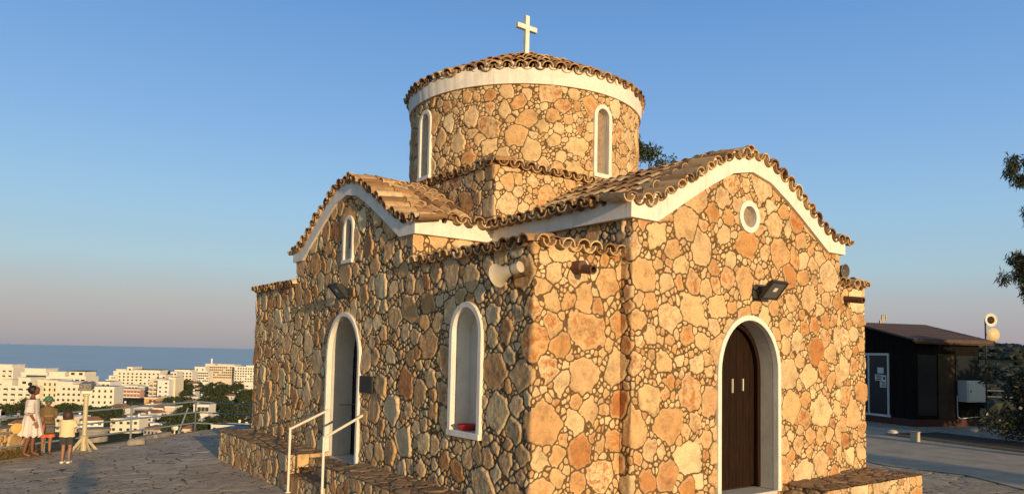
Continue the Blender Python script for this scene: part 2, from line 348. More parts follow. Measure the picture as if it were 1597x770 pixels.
# perimeter: far corner of the side facade -> near corner -> front facade
per = [(0, Y1), (0, 0), (AX0, 0), (AX0, -AE), (AX1, -AE), (AX1, 0), (X1, 0)]
L1 = Y1; L2 = L1+AX0; L3 = L2+AE; L4 = L3+(AX1-AX0); L5 = L4+AE
def keep_main(u, z):
    y = Y1-u; onside = u < L1
    x = np.where(u < L2, u-L1, AX0+(u-L3)); onarm = (u > L2-.01) & (u < L5)
    top = np.full(u.shape, HB+.06)
    sa = onside & (y > AY0) & (y < AY1); top = np.where(sa, botz(y-CY)+.05, top)
    xa = np.clip(x, AX0, AX1); top = np.where(onarm, botz(xa-CX)+.05, top)
    k = z < top
    k &= ~(onside & arch_in(y-DOORS['side'][0], z, DOORS['side'][1]+.05, 0.3, DOORS['side'][3]+.05))
    k &= ~(onside & arch_in(y-NICHE[0], z, NICHE[1]+.04, NICHE[2]-.04, NICHE[3]+.04))
    k &= ~(onside & arch_in(y-SWIN[0], z, SWIN[1]+.03, SWIN[2]-.02, SWIN[3]+.03))
    fr = (u > L3) & (u < L4)
    k &= ~(fr & arch_in(x-DOORS['front'][0], z, DOORS['front'][1]+.05, 0.3, DOORS['front'][3]+.05))
    k &= ~(fr & (((x-4.22)**2+(z-4.99)**2) < .2**2))
    return k
loc(stone_strip('stone_wall', per, -.06, 5.85, keep_main, .0145, None, ou=.35, ov=.2, round_c=.02))
# the two far sides
def keep_back(u, z):
    top = np.full(u.shape, HB+.06)
    y = u; a1 = (y > AY0) & (y < AY1); top = np.where((u < Y1) & a1, botz(y-CY)+.05, top)
    x = X1-(u-Y1); a2 = (u > Y1) & (x > AX0) & (x < AX1); top = np.where(a2, botz(x-CX)+.05, top)
    return z < top
loc(stone_strip('stone_wall', [(X1, 0), (X1, Y1), (0, Y1)], -.06, 5.85, keep_back, .05, None, ou=2.3))
# walls that rise behind the corner blocks
loc(stone_strip('stone_wall', [(-.045, AY0), (AX0, AY0), (AX0, -AE+.02)], HB-.1, HE+.05, None, .0145, None, ou=4.1, ov=1.2))
loc(stone_strip('stone_wall', [(AX1, 0), (AX1, AY0), (X1, AY0)], HB-.1, HE+.05, None, .03, None, ou=1.1, ov=3.2))
loc(stone_strip('stone_wall', [(X1, AY1), (AX1, AY1), (AX1, Y1)], HB-.1, HE+.05, None, .06, None, ou=1.1, ov=3.2))
loc(stone_strip('stone_wall', [(AX0, Y1), (AX0, AY1), (0, AY1)], HB-.1, HE+.05, None, .04, None, ou=1.1, ov=3.2))
# square base over the crossing and the drum
BZ = 6.08
loc(stone_strip('crossing_wall', [(AX0, AY1), (AX0, AY0), (AX1, AY0)], 4.6, BZ, None, .016, None, ou=2.05, ov=.9, scale=.9))
loc(stone_strip('crossing_wall', [(AX1, AY0), (AX1, AY1), (AX0, AY1)], 4.6, BZ, None, .05, None, ou=2.4, ov=.3))
RD = 2.60; DWN = (.20, 6.36, 7.74)
nd = 512; TH = [R(232)-2*math.pi*i/nd for i in range(nd+1)]
dp = [(CX+RD*math.cos(-t), CY+RD*math.sin(-t)) for t in TH]      # anticlockwise in plan: outward is to the right
def drum_strip():
    U = np.linspace(0, 2*math.pi, 1101); Z = np.linspace(BZ-.05, 8.08, 132); uu, zz = np.meshgrid(U, Z, indexing='ij')
    h, s1, s2, m = sample(PATCH, uu*RD, zz, .84, 1.3, 3.0)
    wgt = np.clip((uu*RD-(2*math.pi*RD-.8))/.8, 0, 1); h2, t1, t2, m2 = sample(PATCH, uu*RD-2*math.pi*RD, zz, .84, 1.3, 3.0)
    sw = wgt > .5; h = np.where(sw, h2, h); s1 = np.where(sw, t1, s1); s2 = np.where(sw, t2, s2); m = np.where(sw, m2, m)
    th = uu+R(100)                   # seam on the far side... (angle 100 deg)
    P = np.stack([CX+(RD+h)*np.cos(th), CY+(RD+h)*np.sin(th), zz], -1)
    um = (th[:-1, :-1]+th[1:, 1:])/2; zm = (zz[:-1, :-1]+zz[1:, 1:])/2; keep = np.ones(um.shape, bool)
    for c in (90, 180, 270, 360, 450):
        a = (um-R(c))*RD; keep &= ~arch_in(a, zm, DWN[0]+.03, DWN[1]-.02, DWN[2]+.03)
    return grid_mesh('drum_wall', P, np.stack([s1, s2, m], -1), keep, M_WALL, None)
loc(drum_strip())

# ---- arched openings
def arch_line(hw, zb, zt, n=22):
    zs = zt-hw*1.12; L = [(-hw, zb)]
    L += [(-hw*math.cos(t), zs+hw*1.12*math.sin(t)) for t in np.linspace(0, math.pi, n)]
    return L+[(hw, zb)]
def place(o, r, n):                  # local (a, outward d, z) -> world
    o = np.array(o, float); r = np.array(r, float); n = np.array(n, float)
    return lambda a, d, z: tuple(o+r*a+n*d+np.array([0, 0, z]))
def band(mb, W, inner, outer, d0, d1, closed=False):
    n = len(inner); V = [W(a, d, z) for L in (inner, outer) for d in (d0, d1) for a, z in L]
    fs = []; rg = range(n if closed else n-1)
    for i in rg:
        j = (i+1) % n
        fs += [(i, j, n+j, n+i), (2*n+i, 3*n+i, 3*n+j, 2*n+j), (n+i, n+j, 3*n+j, 3*n+i), (i, 2*n+i, 2*n+j, j)]
    if not closed: fs += [(0, n, 3*n, 2*n), (n-1, 3*n-1, 4*n-1, 2*n-1)]
    mb.add(V, fs)
def reveal(mb, W, line, d0, d1, floor=True):
    n = len(line); V = [W(a, d, z) for d in (d0, d1) for a, z in line]
    mb.add(V, [(i, i+1, n+i+1, n+i) for i in range(n-1)]+([(n-1, 0, n, 2*n-1)] if floor else []))
def flat(mb, W, line, d): mb.add([W(a, d, z) for a, z in line], [tuple(range(len(line)))])
Wside = lambda y: place((0, y, 0), (0, -1, 0), (-1, 0, 0))
Wfront = lambda x, y=-AE: place((x, y, 0), (1, 0, 0), (0, -1, 0))
def arch_window(W, hw, zb, zt, fw, depth, nm='window', pane=M_GLASS, sill=True):
    fr = MB(); band(fr, W, arch_line(hw, zb, zt), arch_line(hw+fw, zb, zt+fw), -.04, .055)
    if sill:
        p = [W(a, d, z) for z in (zb-fw, zb) for a, d in ((-hw-fw, -.04), (hw+fw, -.04), (hw+fw, .07), (-hw-fw, .07))]; fr.hexa(p)
    w_ = loc(fr.build(nm, M_WHITE, bevel=.006))
    rv = MB(); reveal(rv, W, arch_line(hw, zb, zt), -.0402, -depth); o = rv.build('reveal', M_WHITE); o.parent = w_; o.matrix_parent_inverse = Matrix.Identity(4)
    pn = MB(); flat(pn, W, arch_line(hw, zb, zt), -depth+.002); o = pn.build('pane' if pane == M_GLASS else 'niche_back', pane); o.parent = w_
    return w_
arch_window(Wside(SWIN[0]), SWIN[1], SWIN[2], SWIN[3], .075, .10)
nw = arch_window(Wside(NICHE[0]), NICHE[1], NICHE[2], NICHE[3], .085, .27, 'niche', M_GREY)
for c in (90, 180, 270, 0):
    r_ = R(c); n_ = (math.cos(r_), math.sin(r_), 0); t_ = (-math.sin(r_), math.cos(r_), 0)
    arch_window(place((CX+n_[0]*RD, CY+n_[1]*RD, 0), t_, n_), DWN[0]-.04, DWN[1], DWN[2]-.04, .085, .12)
# oculus
def circ(r, n=28): return [(r*math.cos(t), 4.99+r*math.sin(t)) for t in np.linspace(0, 2*math.pi, n, endpoint=False)]
W = Wfront(4.22); oc = MB(); band(oc, W, circ(.175), circ(.265), -.05, .055, True); ocu = loc(oc.build('round_window', M_WHITE, smooth=True))
pn = MB(); flat(pn, W, circ(.18), -.035); o = pn.build('pane', M_GLASS); o.parent = ocu
# doorways
def doorway(W, hw, zb, zt, fw, depth, leaf, nm):
    fr = MB(); band(fr, W, arch_line(hw, zb-.02, zt), arch_line(hw+fw, zb-.02, zt+fw), -.05, .06)
    s = loc(fr.build('door_surround', M_WHITE, bevel=.008))
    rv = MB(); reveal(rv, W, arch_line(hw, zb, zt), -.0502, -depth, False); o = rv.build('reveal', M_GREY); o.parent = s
    return s
s1_ = doorway(Wside(DOORS['side'][0]), *DOORS['side'][1:], .085, .50, None, 'side')
Ws = Wside(DOORS['side'][0])
# side door: near-black leaf and sheet, colour standing in for the unlit interior
dk = MB(); flat(dk, Ws, arch_line(.70, .6, 3.35), -.56); 
dk.box(.561, 2.6, 4.6, 7.1, .5, 3.6)
def boards(mb, W, hw, zb, zt, d, n=6, th=.03, gap=.006):
    for i in range(n):
        a0 = -hw+2*hw*i/n+gap; a1 = -hw+2*hw*(i+1)/n-gap
        zs = zt-hw*1.12
        def top(a): return zs+hw*1.12*math.sqrt(max(0, 1-(a/hw)**2))
        pts = [(a0, zb), (a1, zb)]+[(a1+(a0-a1)*t, top(a1+(a0-a1)*t)) for t in np.linspace(0, 1, 5)]
        m = len(pts); V = [W(a, dd, z) for dd in (d, d+th) for a, z in pts]
        mb.add(V, [tuple(range(m-1, -1, -1)), tuple(range(m, 2*m))]+[(k, (k+1) % m, m+(k+1) % m, m+k) for k in range(m)])
v_ = MB(); flat(v_, Ws, arch_line(.74, .55, 3.40), -.56); loc(v_.build('painted_interior_dark', M_DARK))
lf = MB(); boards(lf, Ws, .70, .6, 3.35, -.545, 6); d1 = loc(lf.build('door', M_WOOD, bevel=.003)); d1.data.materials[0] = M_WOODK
rl = MB(); rl.tube(Ws(-.45, -.12, 1.62), Ws(-.45, -.5, 1.62), .012); rl.tube(Ws(-.45, -.5, 1.62), Ws(-.45, -.57, 1.60), .012); o = rl.build('handle', M_SPKG, smooth=True); o.parent = d1
s2_ = doorway(Wfront(DOORS['front'][0]), *DOORS['front'][1:], .085, .40, None, 'front')
Wf = Wfront(DOORS['front'][0])
lf = MB(); boards(lf, Wf, .74, .58, 3.31, -.40, 8, .035, .005); d2 = loc(lf.build('door', M_WOOD, bevel=.004)); d2['label'] = 'double door of dark brown boards'
fr = MB(); band(fr, Wf, arch_line(.66, .56, 3.22), arch_line(.74, .56, 3.30), -.36, -.28); o = fr.build('door_frame', M_WOOD, bevel=.006); o.parent = d2
for a in (.055, .335):
    hd = MB(); hd.box(*sorted([Wf(a, 0, 0)[0], Wf(a+.018, 0, 0)[0]]), *sorted([Wf(a, -.366, 0)[1], Wf(a, -.34, 0)[1]]), 2.13+(.03 if a > .1 else 0), 2.36)
    o = hd.build('handle', M_WPAINT); o.parent = d2
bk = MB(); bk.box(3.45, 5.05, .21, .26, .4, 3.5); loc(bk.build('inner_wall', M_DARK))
th = MB(); th.box(3.5, 4.99, -AE-.04, .2, .40, .545); loc(th.build('threshold', M_GREY, bevel=.01))
th = MB(); th.box(.0, .6, 5.18, 6.57, .45, .60); loc(th.build('threshold', M_GREY, bevel=.01))

# ---- tiles
_t = np.linspace(0, math.pi, 7)
def tile_tpl(flip, th=.014):
    """barrel tile along +x (down the slope), unit length and radius"""
    V = []
    for x, k in ((0, .84), (1, 1.0)):
        for rr_ in (1.0, 1.0-.17):
            for t in _t: V.append((x, rr_*k*math.cos(t), rr_*k*math.sin(t)*.92))
    n = 7; F_ = []
    for i in range(n-1):
        F_ += [(i, i+1, 2*n+i+1, 2*n+i), (n+i, 3*n+i, 3*n+i+1, n+i+1), (i, n+i, n+i+1, i+1), (2*n+i, 2*n+i+1, 3*n+i+1, 3*n+i)]
    F_ += [(0, 2*n, 3*n, n), (n-1, 2*n-1, 4*n-1, 3*n-1)]
    return np.array(V), F_
TV, TF = tile_tpl(False)
class Tiles(MB):
    def tile(s, a, b, nrm, rad, flip=False):
        """from a (upper) to b (lower end)"""
        a = np.array(a, float); b = np.array(b, float); d = b-a; nrm = np.array(nrm, float)
        nrm = nrm-d*(nrm@d)/(d@d); nrm /= np.linalg.norm(nrm); side = np.cross(nrm, d/np.linalg.norm(d))
        b = b+side*random.gauss(0, .012); jit = side*random.gauss(0, .008)+nrm*random.gauss(0, .005)+d*random.gauss(0, .03)
        sg = -1 if flip else 1; r2 = rad*random.uniform(.94, 1.05)
        kx = 1.0 if not flip else 1.0
        V = a+jit+TV[:, :1]*d+side*(TV[:, 1:2]*r2)+nrm*(TV[:, 2:3]*r2*sg)
        c = (random.random(), random.random(), 0, 1)
        s.add(V, TF, c)
PR = TOP.copy(); PR[:, 1] += .03; PR = np.vstack([PR[:-1], [(2.95, 4.885)]])
seg = np.r_[0, np.cumsum(np.hypot(*np.diff(PR, axis=0).T))]
def prof(s): return np.interp(s, seg, PR[:, 0]), np.interp(s, seg, PR[:, 1])
def pnorm(s):
    a0, z0 = prof(max(0, s-.08)); a1, z1 = prof(min(seg[-1], s+.08)); d = np.array([a1-a0, z1-z0]); d /= np.linalg.norm(d); return -d[1], d[0]
def arm_roof(W, L, detail=True):
    """W(a, d, z): d outward from the gable face (inwards is negative); L depth of the arm"""
    core = MB(); A = np.r_[-2.74, -TOP[::-1, 0][1:], TOP[1:-1, 0], 2.74]; Zt = topz(A)-.012; n = len(A)
    pts = list(zip(A, Zt))+[(2.74, 4.7), (-2.74, 4.7)]; m = len(pts)
    V = [W(a, d, z) for d in (-.06, -L) for a, z in pts]
    core.add(V, [tuple(range(m)), tuple(range(2*m-1, m-1, -1))]+[(k, (k+1) % m, m+(k+1) % m, m+k) for k in range(m)])
    rf = loc(core.build('roof', M_CLAY))
    # fascia
    fa = MB(); h_ = np.linspace(0, 2.80, 170); aa = np.r_[-h_[::-1], h_[1:]]
    scal = lambda s_: -.015+.125*max(0.0, math.cos(2*math.pi*s_/.255))**.6
    arc = lambda a: float(np.interp(abs(a), PR[:, 0], seg))
    band(fa, W, [(a, botz(a)) for a in aa], [(a, topz(a)+scal(arc(a))) for a in aa], -.03, .07)
    loc(fa.build('fascia', M_WHITE))
    for sg in (-1, 1):
        fb = MB(); dd_ = np.linspace(-L, -.032, int(L/.02)); n_ = len(dd_)
        zt_ = [4.868+(.105*max(0.0, math.cos(2*math.pi*(d+.60)/.255))**.6 if d < -.45 else .06) for d in dd_]
        fb.add([W(sg*a, d, z) for a, zz_ in ((2.70, None), (2.798, None)) for q_ in (0, 1) for d, z in zip(dd_, zt_ if q_ else [4.642]*n_)],
               [(o_+i, o_+i+1, o_+n_+i+1, o_+n_+i) for o_ in (0, 2*n_) for i in range(n_-1)]+[(r_+i, r_+i+1, r_+2*n_+i+1, r_+2*n_+i) for r_ in (0, n_) for i in range(n_-1)]+[(0, n_, 3*n_, 2*n_), (n_-1, 2*n_-1, 4*n_-1, 3*n_-1)])
        loc(fb.build('fascia', M_WHITE))
    T = Tiles(); S = seg[-1]; up = lambda s, sg: np.array(W(sg*pnorm(s)[0], 0, pnorm(s)[1]))-np.array(W(0, 0, 0))
    # verge row: barrels laid across the edge
    pitch = .255; k = int(S/pitch)
    for sg in (-1, 1):
        for i in range(k+1):
            for half, fl in ((0, False), (.5, True)):
                s = (i+half)*pitch
                if s > S: continue
                a, z = prof(s); nr = up(s, sg)
                o0 = .0 if not fl else .045
                P0 = np.array(W(sg*a, -.36, z)); P1 = np.array(W(sg*a, .13+random.gauss(0, .012), z-.01))
                T.tile(P0+nr*(o0+.055), P1+nr*o0, nr, 0.120, fl)
                if not fl:    # second, inner length of the verge
                    P0 = np.array(W(sg*a, -.72, z)); P1 = np.array(W(sg*a, -.30, z)); T.tile(P0+nr*.045, P1+nr*.06, nr, .108, False)
        # field: rows running down the slope
        nc = int((L-.5)/.255)
        for j in range(nc+1):
            for half, fl in ((0, False), (.5, True)):
                d = -.60-(j+half)*.255
                if -d > L: continue
                nrow = int(S/.33)+1
                for q in range(nrow):
                    s1_ = S-q*.33; s0_ = s1_-.42
                    if s1_ < .1: continue
                    s0_ = max(0, s0_); am, zm = prof(s0_); a1, z1 = prof(s1_); nr = up((s0_+s1_)/2, sg)
                    lift = .0 if not fl else .04
                    bulge = 0.045
                    T.tile(np.array(W(sg*am, d, zm))+nr*(lift-.004+bulge*.5), np.array(W(sg*a1, d, z1))+nr*(lift+bulge), nr, 0.120, fl)
    # ridge
    dd = .05
    while dd > -L+.1:
        T.tile(W(0, dd-.42, 6.065), W(0, dd, 6.09), (0, 0, 1), .12, False); dd -= .34
    o = T.build('roof_tiles', M_TILE, fix=False); o.parent = rf
    return rf
arm_roof(place((CX, -AE, 0), (1, 0, 0), (0, -1, 0)), AE+AY0)
arm_roof(place((0, CY, 0), (0, -1, 0), (-1, 0, 0)), AX0)
arm_roof(place((X1, CY, 0), (0, 1, 0), (1, 0, 0)), X1-AX1)
arm_roof(place((CX, Y1, 0), (-1, 0, 0), (0, 1, 0)), Y1-AY1)
def eave_row(T, p, q, n, z, ln=.45, rise=.07, over=.13, rad=.120):
    """one course of tiles along an eave from p to q, outward n"""
    p = np.array([*p, z], float); q = np.array([*q, z], float); n = np.array([*n, 0], float); L = np.linalg.norm(q-p); k = int(round(L/.255)); t = (q-p)/k
    for i in range(k+1):
        for h, fl in ((0, False), (.5, True)):
            if i+h > k: continue
            c = p+t*(i+h)
            T.tile(c-n*(ln-over)+np.array([0, 0, rise+(.03 if fl else -.0)]), c+n*(over+random.gauss(0, .012))+np.array([0, 0, .045 if fl else .0]), (0, 0, 1), rad, fl)
def block_roof(x0, x1, y0, y1, eaves):
    b = MB(); b.box(x0+.015, x1-.015, y0+.015, y1-.015, 4.0, HB+.035); rf = loc(b.build('roof', M_CLAY))
    T = Tiles()
    for p, q, n in eaves: eave_row(T, p, q, n, HB+.055)
    o = T.build('roof_tiles', M_TILE, fix=False); o.parent = rf
block_roof(0, AX0, 0, AY0, [((0.02, AY0-.1), (0.02, .05), (-1, 0)), ((.05, 0.02), (AX0-.1, 0.02), (0, -1))])
block_roof(AX1, X1, 0, AY0, [((AX1+.1, .02), (X1-.05, .02), (0, -1)), ((X1-.02, .05), (X1-.02, AY0-.1), (1, 0))])
block_roof(0, AX0, AY1, Y1, [((0.02, Y1-.05), (0.02, AY1+.1), (-1, 0)), ((AX0-.1, Y1-.02), (.05, Y1-.02), (0, 1))])
block_roof(AX1, X1, AY1, Y1, [((X1-.02, AY1+.1), (X1-.02, Y1-.05), (1, 0)), ((X1-.05, Y1-.02), (AX1+.1, Y1-.02), (0, 1))])
# roof of the square base
b = MB(); b.box(AX0+.02, AX1-.02, AY0+.02, AY1-.02, 4.7, BZ+.03); rf = loc(b.build('roof', M_CLAY)); T = Tiles()
for p, q, n in (((AX0+.02, AY1), (AX0+.02, AY0), (-1, 0)), ((AX0, AY0+.02), (AX1, AY0+.02), (0, -1)), ((AX1-.02, AY0), (AX1-.02, AY1), (1, 0)), ((AX1, AY1-.02), (AX0, AY1-.02), (0, 1))):
    eave_row(T, p, q, n, BZ+.055, over=.09)
o = T.build('roof_tiles', M_TILE, fix=False); o.parent = rf
# drum cornice and dome roof
cz0, cz1 = 8.00, 8.33
NT = int(2*math.pi*2.76/.265); n = NT*10; co = MB(); V = []
for r_, z in ((RD-.05, cz0), (RD+.06, cz0), (RD+.09, cz1), (RD-.05, cz1)):
    for i in range(n): V.append((CX+r_*math.cos(2*math.pi*i/n), CY+r_*math.sin(2*math.pi*i/n), z+(.12*max(0.0, math.cos(2*math.pi*i/10))**.6-.02 if z == cz1 else 0)))
co.add(V, [(k*n+i, k*n+(i+1) % n, ((k+1) % 4)*n+(i+1) % n, ((k+1) % 4)*n+i) for k in range(4) for i in range(n)])
loc(co.build('cornice', M_WHITE, smooth=True))
def domez(r): return 8.28+1.30*(1-(np.minimum(r, 2.75)/2.75)**1.12)
dm = MB(); dm.lathe((CX, CY, 0), (0, 0, 1), [(r_, float(domez(r_))-.03) for r_ in (2.64, 2.4, 2.0, 1.6, 1.2, .8, .4, .02)], 64); rf = loc(dm.build('roof', M_CLAY, smooth=True))
T = Tiles(); r1 = 2.735
while r1 > .25:
    r0 = max(.05, r1-.42); n = max(6, int(2*math.pi*(r1)/.265)); ph = random.random() if r1 < 2.7 else 0.0
    for i in range(n):
        for h, fl in ((0, False), (.5, True)):
            t = 2*math.pi*(i+h+ph)/n; d = np.array([math.cos(t), math.sin(t), 0])
            z0, z1 = float(domez(r0)), float(domez(r1)); nr = np.array([d[0]*(z0-z1), d[1]*(z0-z1), r1-r0])
            lift = .0 if not fl else .04
            c = np.array([CX, CY, 0])
            T.tile(c+d*r0+(0, 0, z0+lift+.005), c+d*(r1+random.gauss(0, .01))+(0, 0, z1+lift+.04), nr, .122*(1 if r1 > .6 else .7), fl)
    r1 -= .33
o = T.build('roof_tiles', M_TILE, fix=False); o.parent = rf
cp = MB(); cp.lathe((CX, CY, 9.40), (0, 0, 1), [(.26, 0), (.2, .12), (.1, .19), (.08, .22)], 16); o = cp.build('ridge_cap', M_CLAY, smooth=True); o.parent = rf
# cross: faces the front (-Y)
cr = MB(); cr.box(CX-.055, CX+.055, CY-.05, CY+.05, 9.62, 10.60); cr.box(CX-.285, CX-.056, CY-.049, CY+.049, 10.26, 10.375); cr.box(CX+.056, CX+.285, CY-.049, CY+.049, 10.26, 10.375)
loc(cr.build('cross', M_WHITE, bevel=.006))
# water spouts of clay
for x in (.70, 7.55):
    sp_ = MB(); sp_.lathe((x, .1, 3.88), (0, -1, -.12), [(.062, 0), (.062, .48), (.045, .48), (.045, .1)], 12); loc(sp_.build('water_spout', M_CLAY, smooth=True))
    if x < 1:
        sp_ = MB(); sp_.lathe((x, .05, 3.88), (0, -1, 0), [(.095, 0), (.085, .22), (.06, .24)], 12); loc(sp_.build('water_spout', M_CLAY, smooth=True))
# steps to the side door
def stepped(y0, y1, steps, along='x'):
    pass
st = []
for k, (xa, xb, zt) in enumerate(((-.38, -.01, .60), (-.80, -.385, .32))):
    z0 = -.02
    s_ = stone_strip('step', [(xb, y_) for y_ in ()] or [(xb, 6.50), (xa, 6.50), (xa, 4.72), (xb, 4.72)], z0, zt, None, .02, None, ou=3.3+k, mat=M_BENCH, amp=.8); loc(s_)
def stone_top(name, x0, x1, y0, y1, z, parent, mat, ou=0, ov=0, step=.02, amp=.8, scale=.8, patch=None):
    nx = max(3, int((x1-x0)/step)); ny = max(3, int((y1-y0)/step)); Xg, Yg = np.meshgrid(np.linspace(x0, x1, nx), np.linspace(y0, y1, ny), indexing='ij')
    h, a, b_, m = sample(patch or PATCH, Xg, Yg, scale, ou, ov); P = np.stack([Xg, Yg, z+h*amp-.015], -1)
    return grid_mesh(name, P, np.stack([a, b_, m], -1), np.ones((nx-1, ny-1), bool), mat, parent)
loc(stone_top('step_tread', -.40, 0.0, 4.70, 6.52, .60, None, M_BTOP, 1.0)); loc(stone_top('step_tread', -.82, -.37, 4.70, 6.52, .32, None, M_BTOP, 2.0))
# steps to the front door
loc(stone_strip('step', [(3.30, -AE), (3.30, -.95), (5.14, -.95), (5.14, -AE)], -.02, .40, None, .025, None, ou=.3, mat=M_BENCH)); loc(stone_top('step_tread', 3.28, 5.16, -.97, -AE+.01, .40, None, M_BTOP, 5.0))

# ---- masonry benches along the walls
def bench(x0, x1, y0, y1, z, path, label):
    cx_, cy_ = (x0+x1)/2, (y0+y1)/2
    e = empty('stone_bench', (cx_, cy_, 0), 0, label, 'bench', 'rubble stone benches along the church walls')
    a = stone_strip('stone_face', path, -.03, z-.01, None, .018, None, ou=cx_+cy_, ov=.8, mat=M_BENCH, scale=.85, amp=1.1)
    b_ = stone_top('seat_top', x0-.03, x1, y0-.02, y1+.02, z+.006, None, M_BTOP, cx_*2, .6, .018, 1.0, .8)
    c = MB(); c.box(x0+.04, x1-.04, y0+.04, y1-.04, -.02, z-.04); c = c.build('core', M_BTOP)
    for o in (a, b_, c): o.parent = e; o.matrix_parent_inverse = Matrix.Translation((-cx_, -cy_, 0))
bench(-.78, .02, 6.52, 11.38, .68, [(0, 11.37), (-.77, 11.37), (-.77, 6.53), (0, 6.53)], 'rubble stone bench left of the side door steps, reaching the far corner of the church')
bench(-.78, .02, .10, 4.68, .68, [(0, 4.67), (-.77, 4.67), (-.77, .11), (0, .11)], 'rubble stone bench under the tall niche, between the side door steps and the near corner')
bench(5.16, 8.36, -1.02, .0, .64, [(5.17, -.22), (5.17, -1.01), (8.35, -1.01), (8.35, 0)], 'rubble stone bench right of the sunlit front door')
# ------------------------------------------------------------------ things fixed to or lying on the church
def ch(o, p): o.parent = p; return o
def floodlight(origin, out, along, label):
    """origin on the wall; out = outward dir, along = horizontal dir in the wall"""
    e = empty('floodlight', origin, math.atan2(out[1], out[0]), label, 'floodlight', 'floodlights above the church doors')
    b = MB(); b.box(.01, .05, -.05, .05, -.10, .10); b.tube((.04, 0, 0), (.20, 0, -.02), .018); b.box(.17, .20, -.16, .16, -.035, -.005); ch(b.build('bracket', M_BLACK, bevel=.003), e)
    # slab housing tilted: lens looks out and down
    t = R(48); dx, dz = math.cos(t), math.sin(t); c = np.array([.26, 0, .03]); up = np.array([dx, 0, dz]); nn = np.array([dz, 0, -dx])
    h = MB(); h.obox(c, up, (0, 1, 0), nn, .175, .21, .022); h.obox(c-nn*.05, up, (0, 1, 0), nn, .11, .14, .03)
    for k in range(-3, 4): h.obox(c-nn*.09+up*.028*k, up, (0, 1, 0), nn, .005, .13, .018)
    h.obox(c+nn*.03+up*.165, up, (0, 1, 0), nn, .012, .21, .012); h.obox(c+nn*.03-up*.165, up, (0, 1, 0), nn, .012, .21, .012)
    for s in (-1, 1): h.obox(c+nn*.03+np.array([0, s*.2, 0]), up, (0, 1, 0), nn, .15, .012, .012)
    ch(h.build('housing', M_BLACK, bevel=.004), e)
    l = MB(); l.obox(c+nn*.026, up, (0, 1, 0), nn, .15, .185, .003); ch(l.build('lens', mat_plain('lamp_glass', (.10, .10, .10), .1, var=.1), None), e)
    r = MB(); r.obox(c+nn*.031+up*.02, up, (0, 1, 0), nn, .035, .045, .002); ch(r.build('reflector', M_WPAINT), e)
    return e
floodlight((0.02, 5.72, 3.80), (-1, 0), (0, 1), 'black floodlight above the open side door on the shaded wall')
floodlight((4.52, -AE-.02, 3.78), (0, -1), (1, 0), 'black floodlight above the sunlit front door')
def horn(o, d, label, mat, r=.155):
    o = np.array(o, float); d = np.array(d, float); d /= np.linalg.norm(d)
    e = empty('horn_speaker', tuple(o), 0, label, 'loudspeaker', 'horn loudspeakers on the church')
    b = MB(); b.lathe((0, 0, 0), d, [(.03, .0), (.075, .01), (.075, .12), (.055, .13), (.062, .15), (.075, .24), (.105, .34), (r, .43), (r+.008, .435), (r-.008, .437), (.09, .34), (.05, .22), (.0, .2)], 24); ch(b.build('horn', mat, smooth=True), e)
    b = MB(); b.lathe((0, 0, 0), d, [(.0, .40), (.022, .40), (.028, .38), (.0, .22)], 12); ch(b.build('driver', M_SPKG, smooth=True), e)
    b = MB(); s = d*.06; b.tube(s, s+np.array([.10 if abs(d[1]) > .5 else 0, 0, -.09]), .014); b.tube(s+np.array([0, 0, -.05]), s+np.array([.16 if abs(d[1]) > .5 else .0, .0, -.10]), .012); ch(b.build('bracket', M_BLACK), e)
    return e
horn((-.14, .10, 3.83), (-.18, 1, -.22), 'cream horn loudspeaker above the tall niche near the church corner', M_CREAM)
horn((7.46, .34, 4.40), (-.05, -1, -.02), 'grey horn loudspeaker under the right end of the front gable', M_SPKG, .13)
# the dish on the niche sill
b = MB(); b.lathe((0, 0, 0), (0, 0, 1), [(.09, 0), (.10, .01), (.15, .075), (.165, .08), (.165, .09), (.14, .082), (.09, .02), (0, .02)], 24); o = b.build('bowl', M_RED, smooth=True)
o.location = (.10, 1.66, 1.563); tag(o, 'red plastic bowl on the sill of the tall white niche', 'bowl')
b = MB(); b.box(-.03, 0, -.26, .26, -.15, .15); b.box(-.034, -.029, -.235, .235, -.125, .125)
for k in range(6): b.box(-.037, -.0335, -.19+.02*(k % 2), .19-.03*(k % 3), .09-k*.036, .098-k*.036)
o = b.build('plaque', M_BRONZE, bevel=.004); o.location = (-.012, 4.82, 2.09); tag(o, 'dark square metal plaque on the wall right of the side door', 'plaque')
def handrail(y0, y1, label):
    e = empty('handrail', (-.86, y0, 0), 0, label, 'handrail', 'white handrails of the side door steps')
    p = MB(); p.tube((0, 0, -.02), (0, (y1-y0)*.0, 1.20), .024, n=12); ch(p.build('post', M_WPAINT, smooth=True), e)
    r_ = MB(); r_.tube((0, 0, 1.19), (.84, y1-y0, 1.52), .024, n=12); r_.lathe((0, 0, 1.195), (0, 0, 1), [(.0, -.03), (.026, -.01), (.026, .01), (0, .03)], 10); ch(r_.build('rail', M_WPAINT, smooth=True), e)
    f = MB(); f.lathe((0, 0, 0), (0, 0, 1), [(.055, 0.0), (.055, .012), (.03, .02)], 14); ch(f.build('base_plate', M_WPAINT), e)
handrail(6.30, 6.45+.02, 'white tube handrail on the left side of the side door steps')
handrail(4.66, 4.95, 'white tube handrail on the right side of the side door steps, nearer the niche')

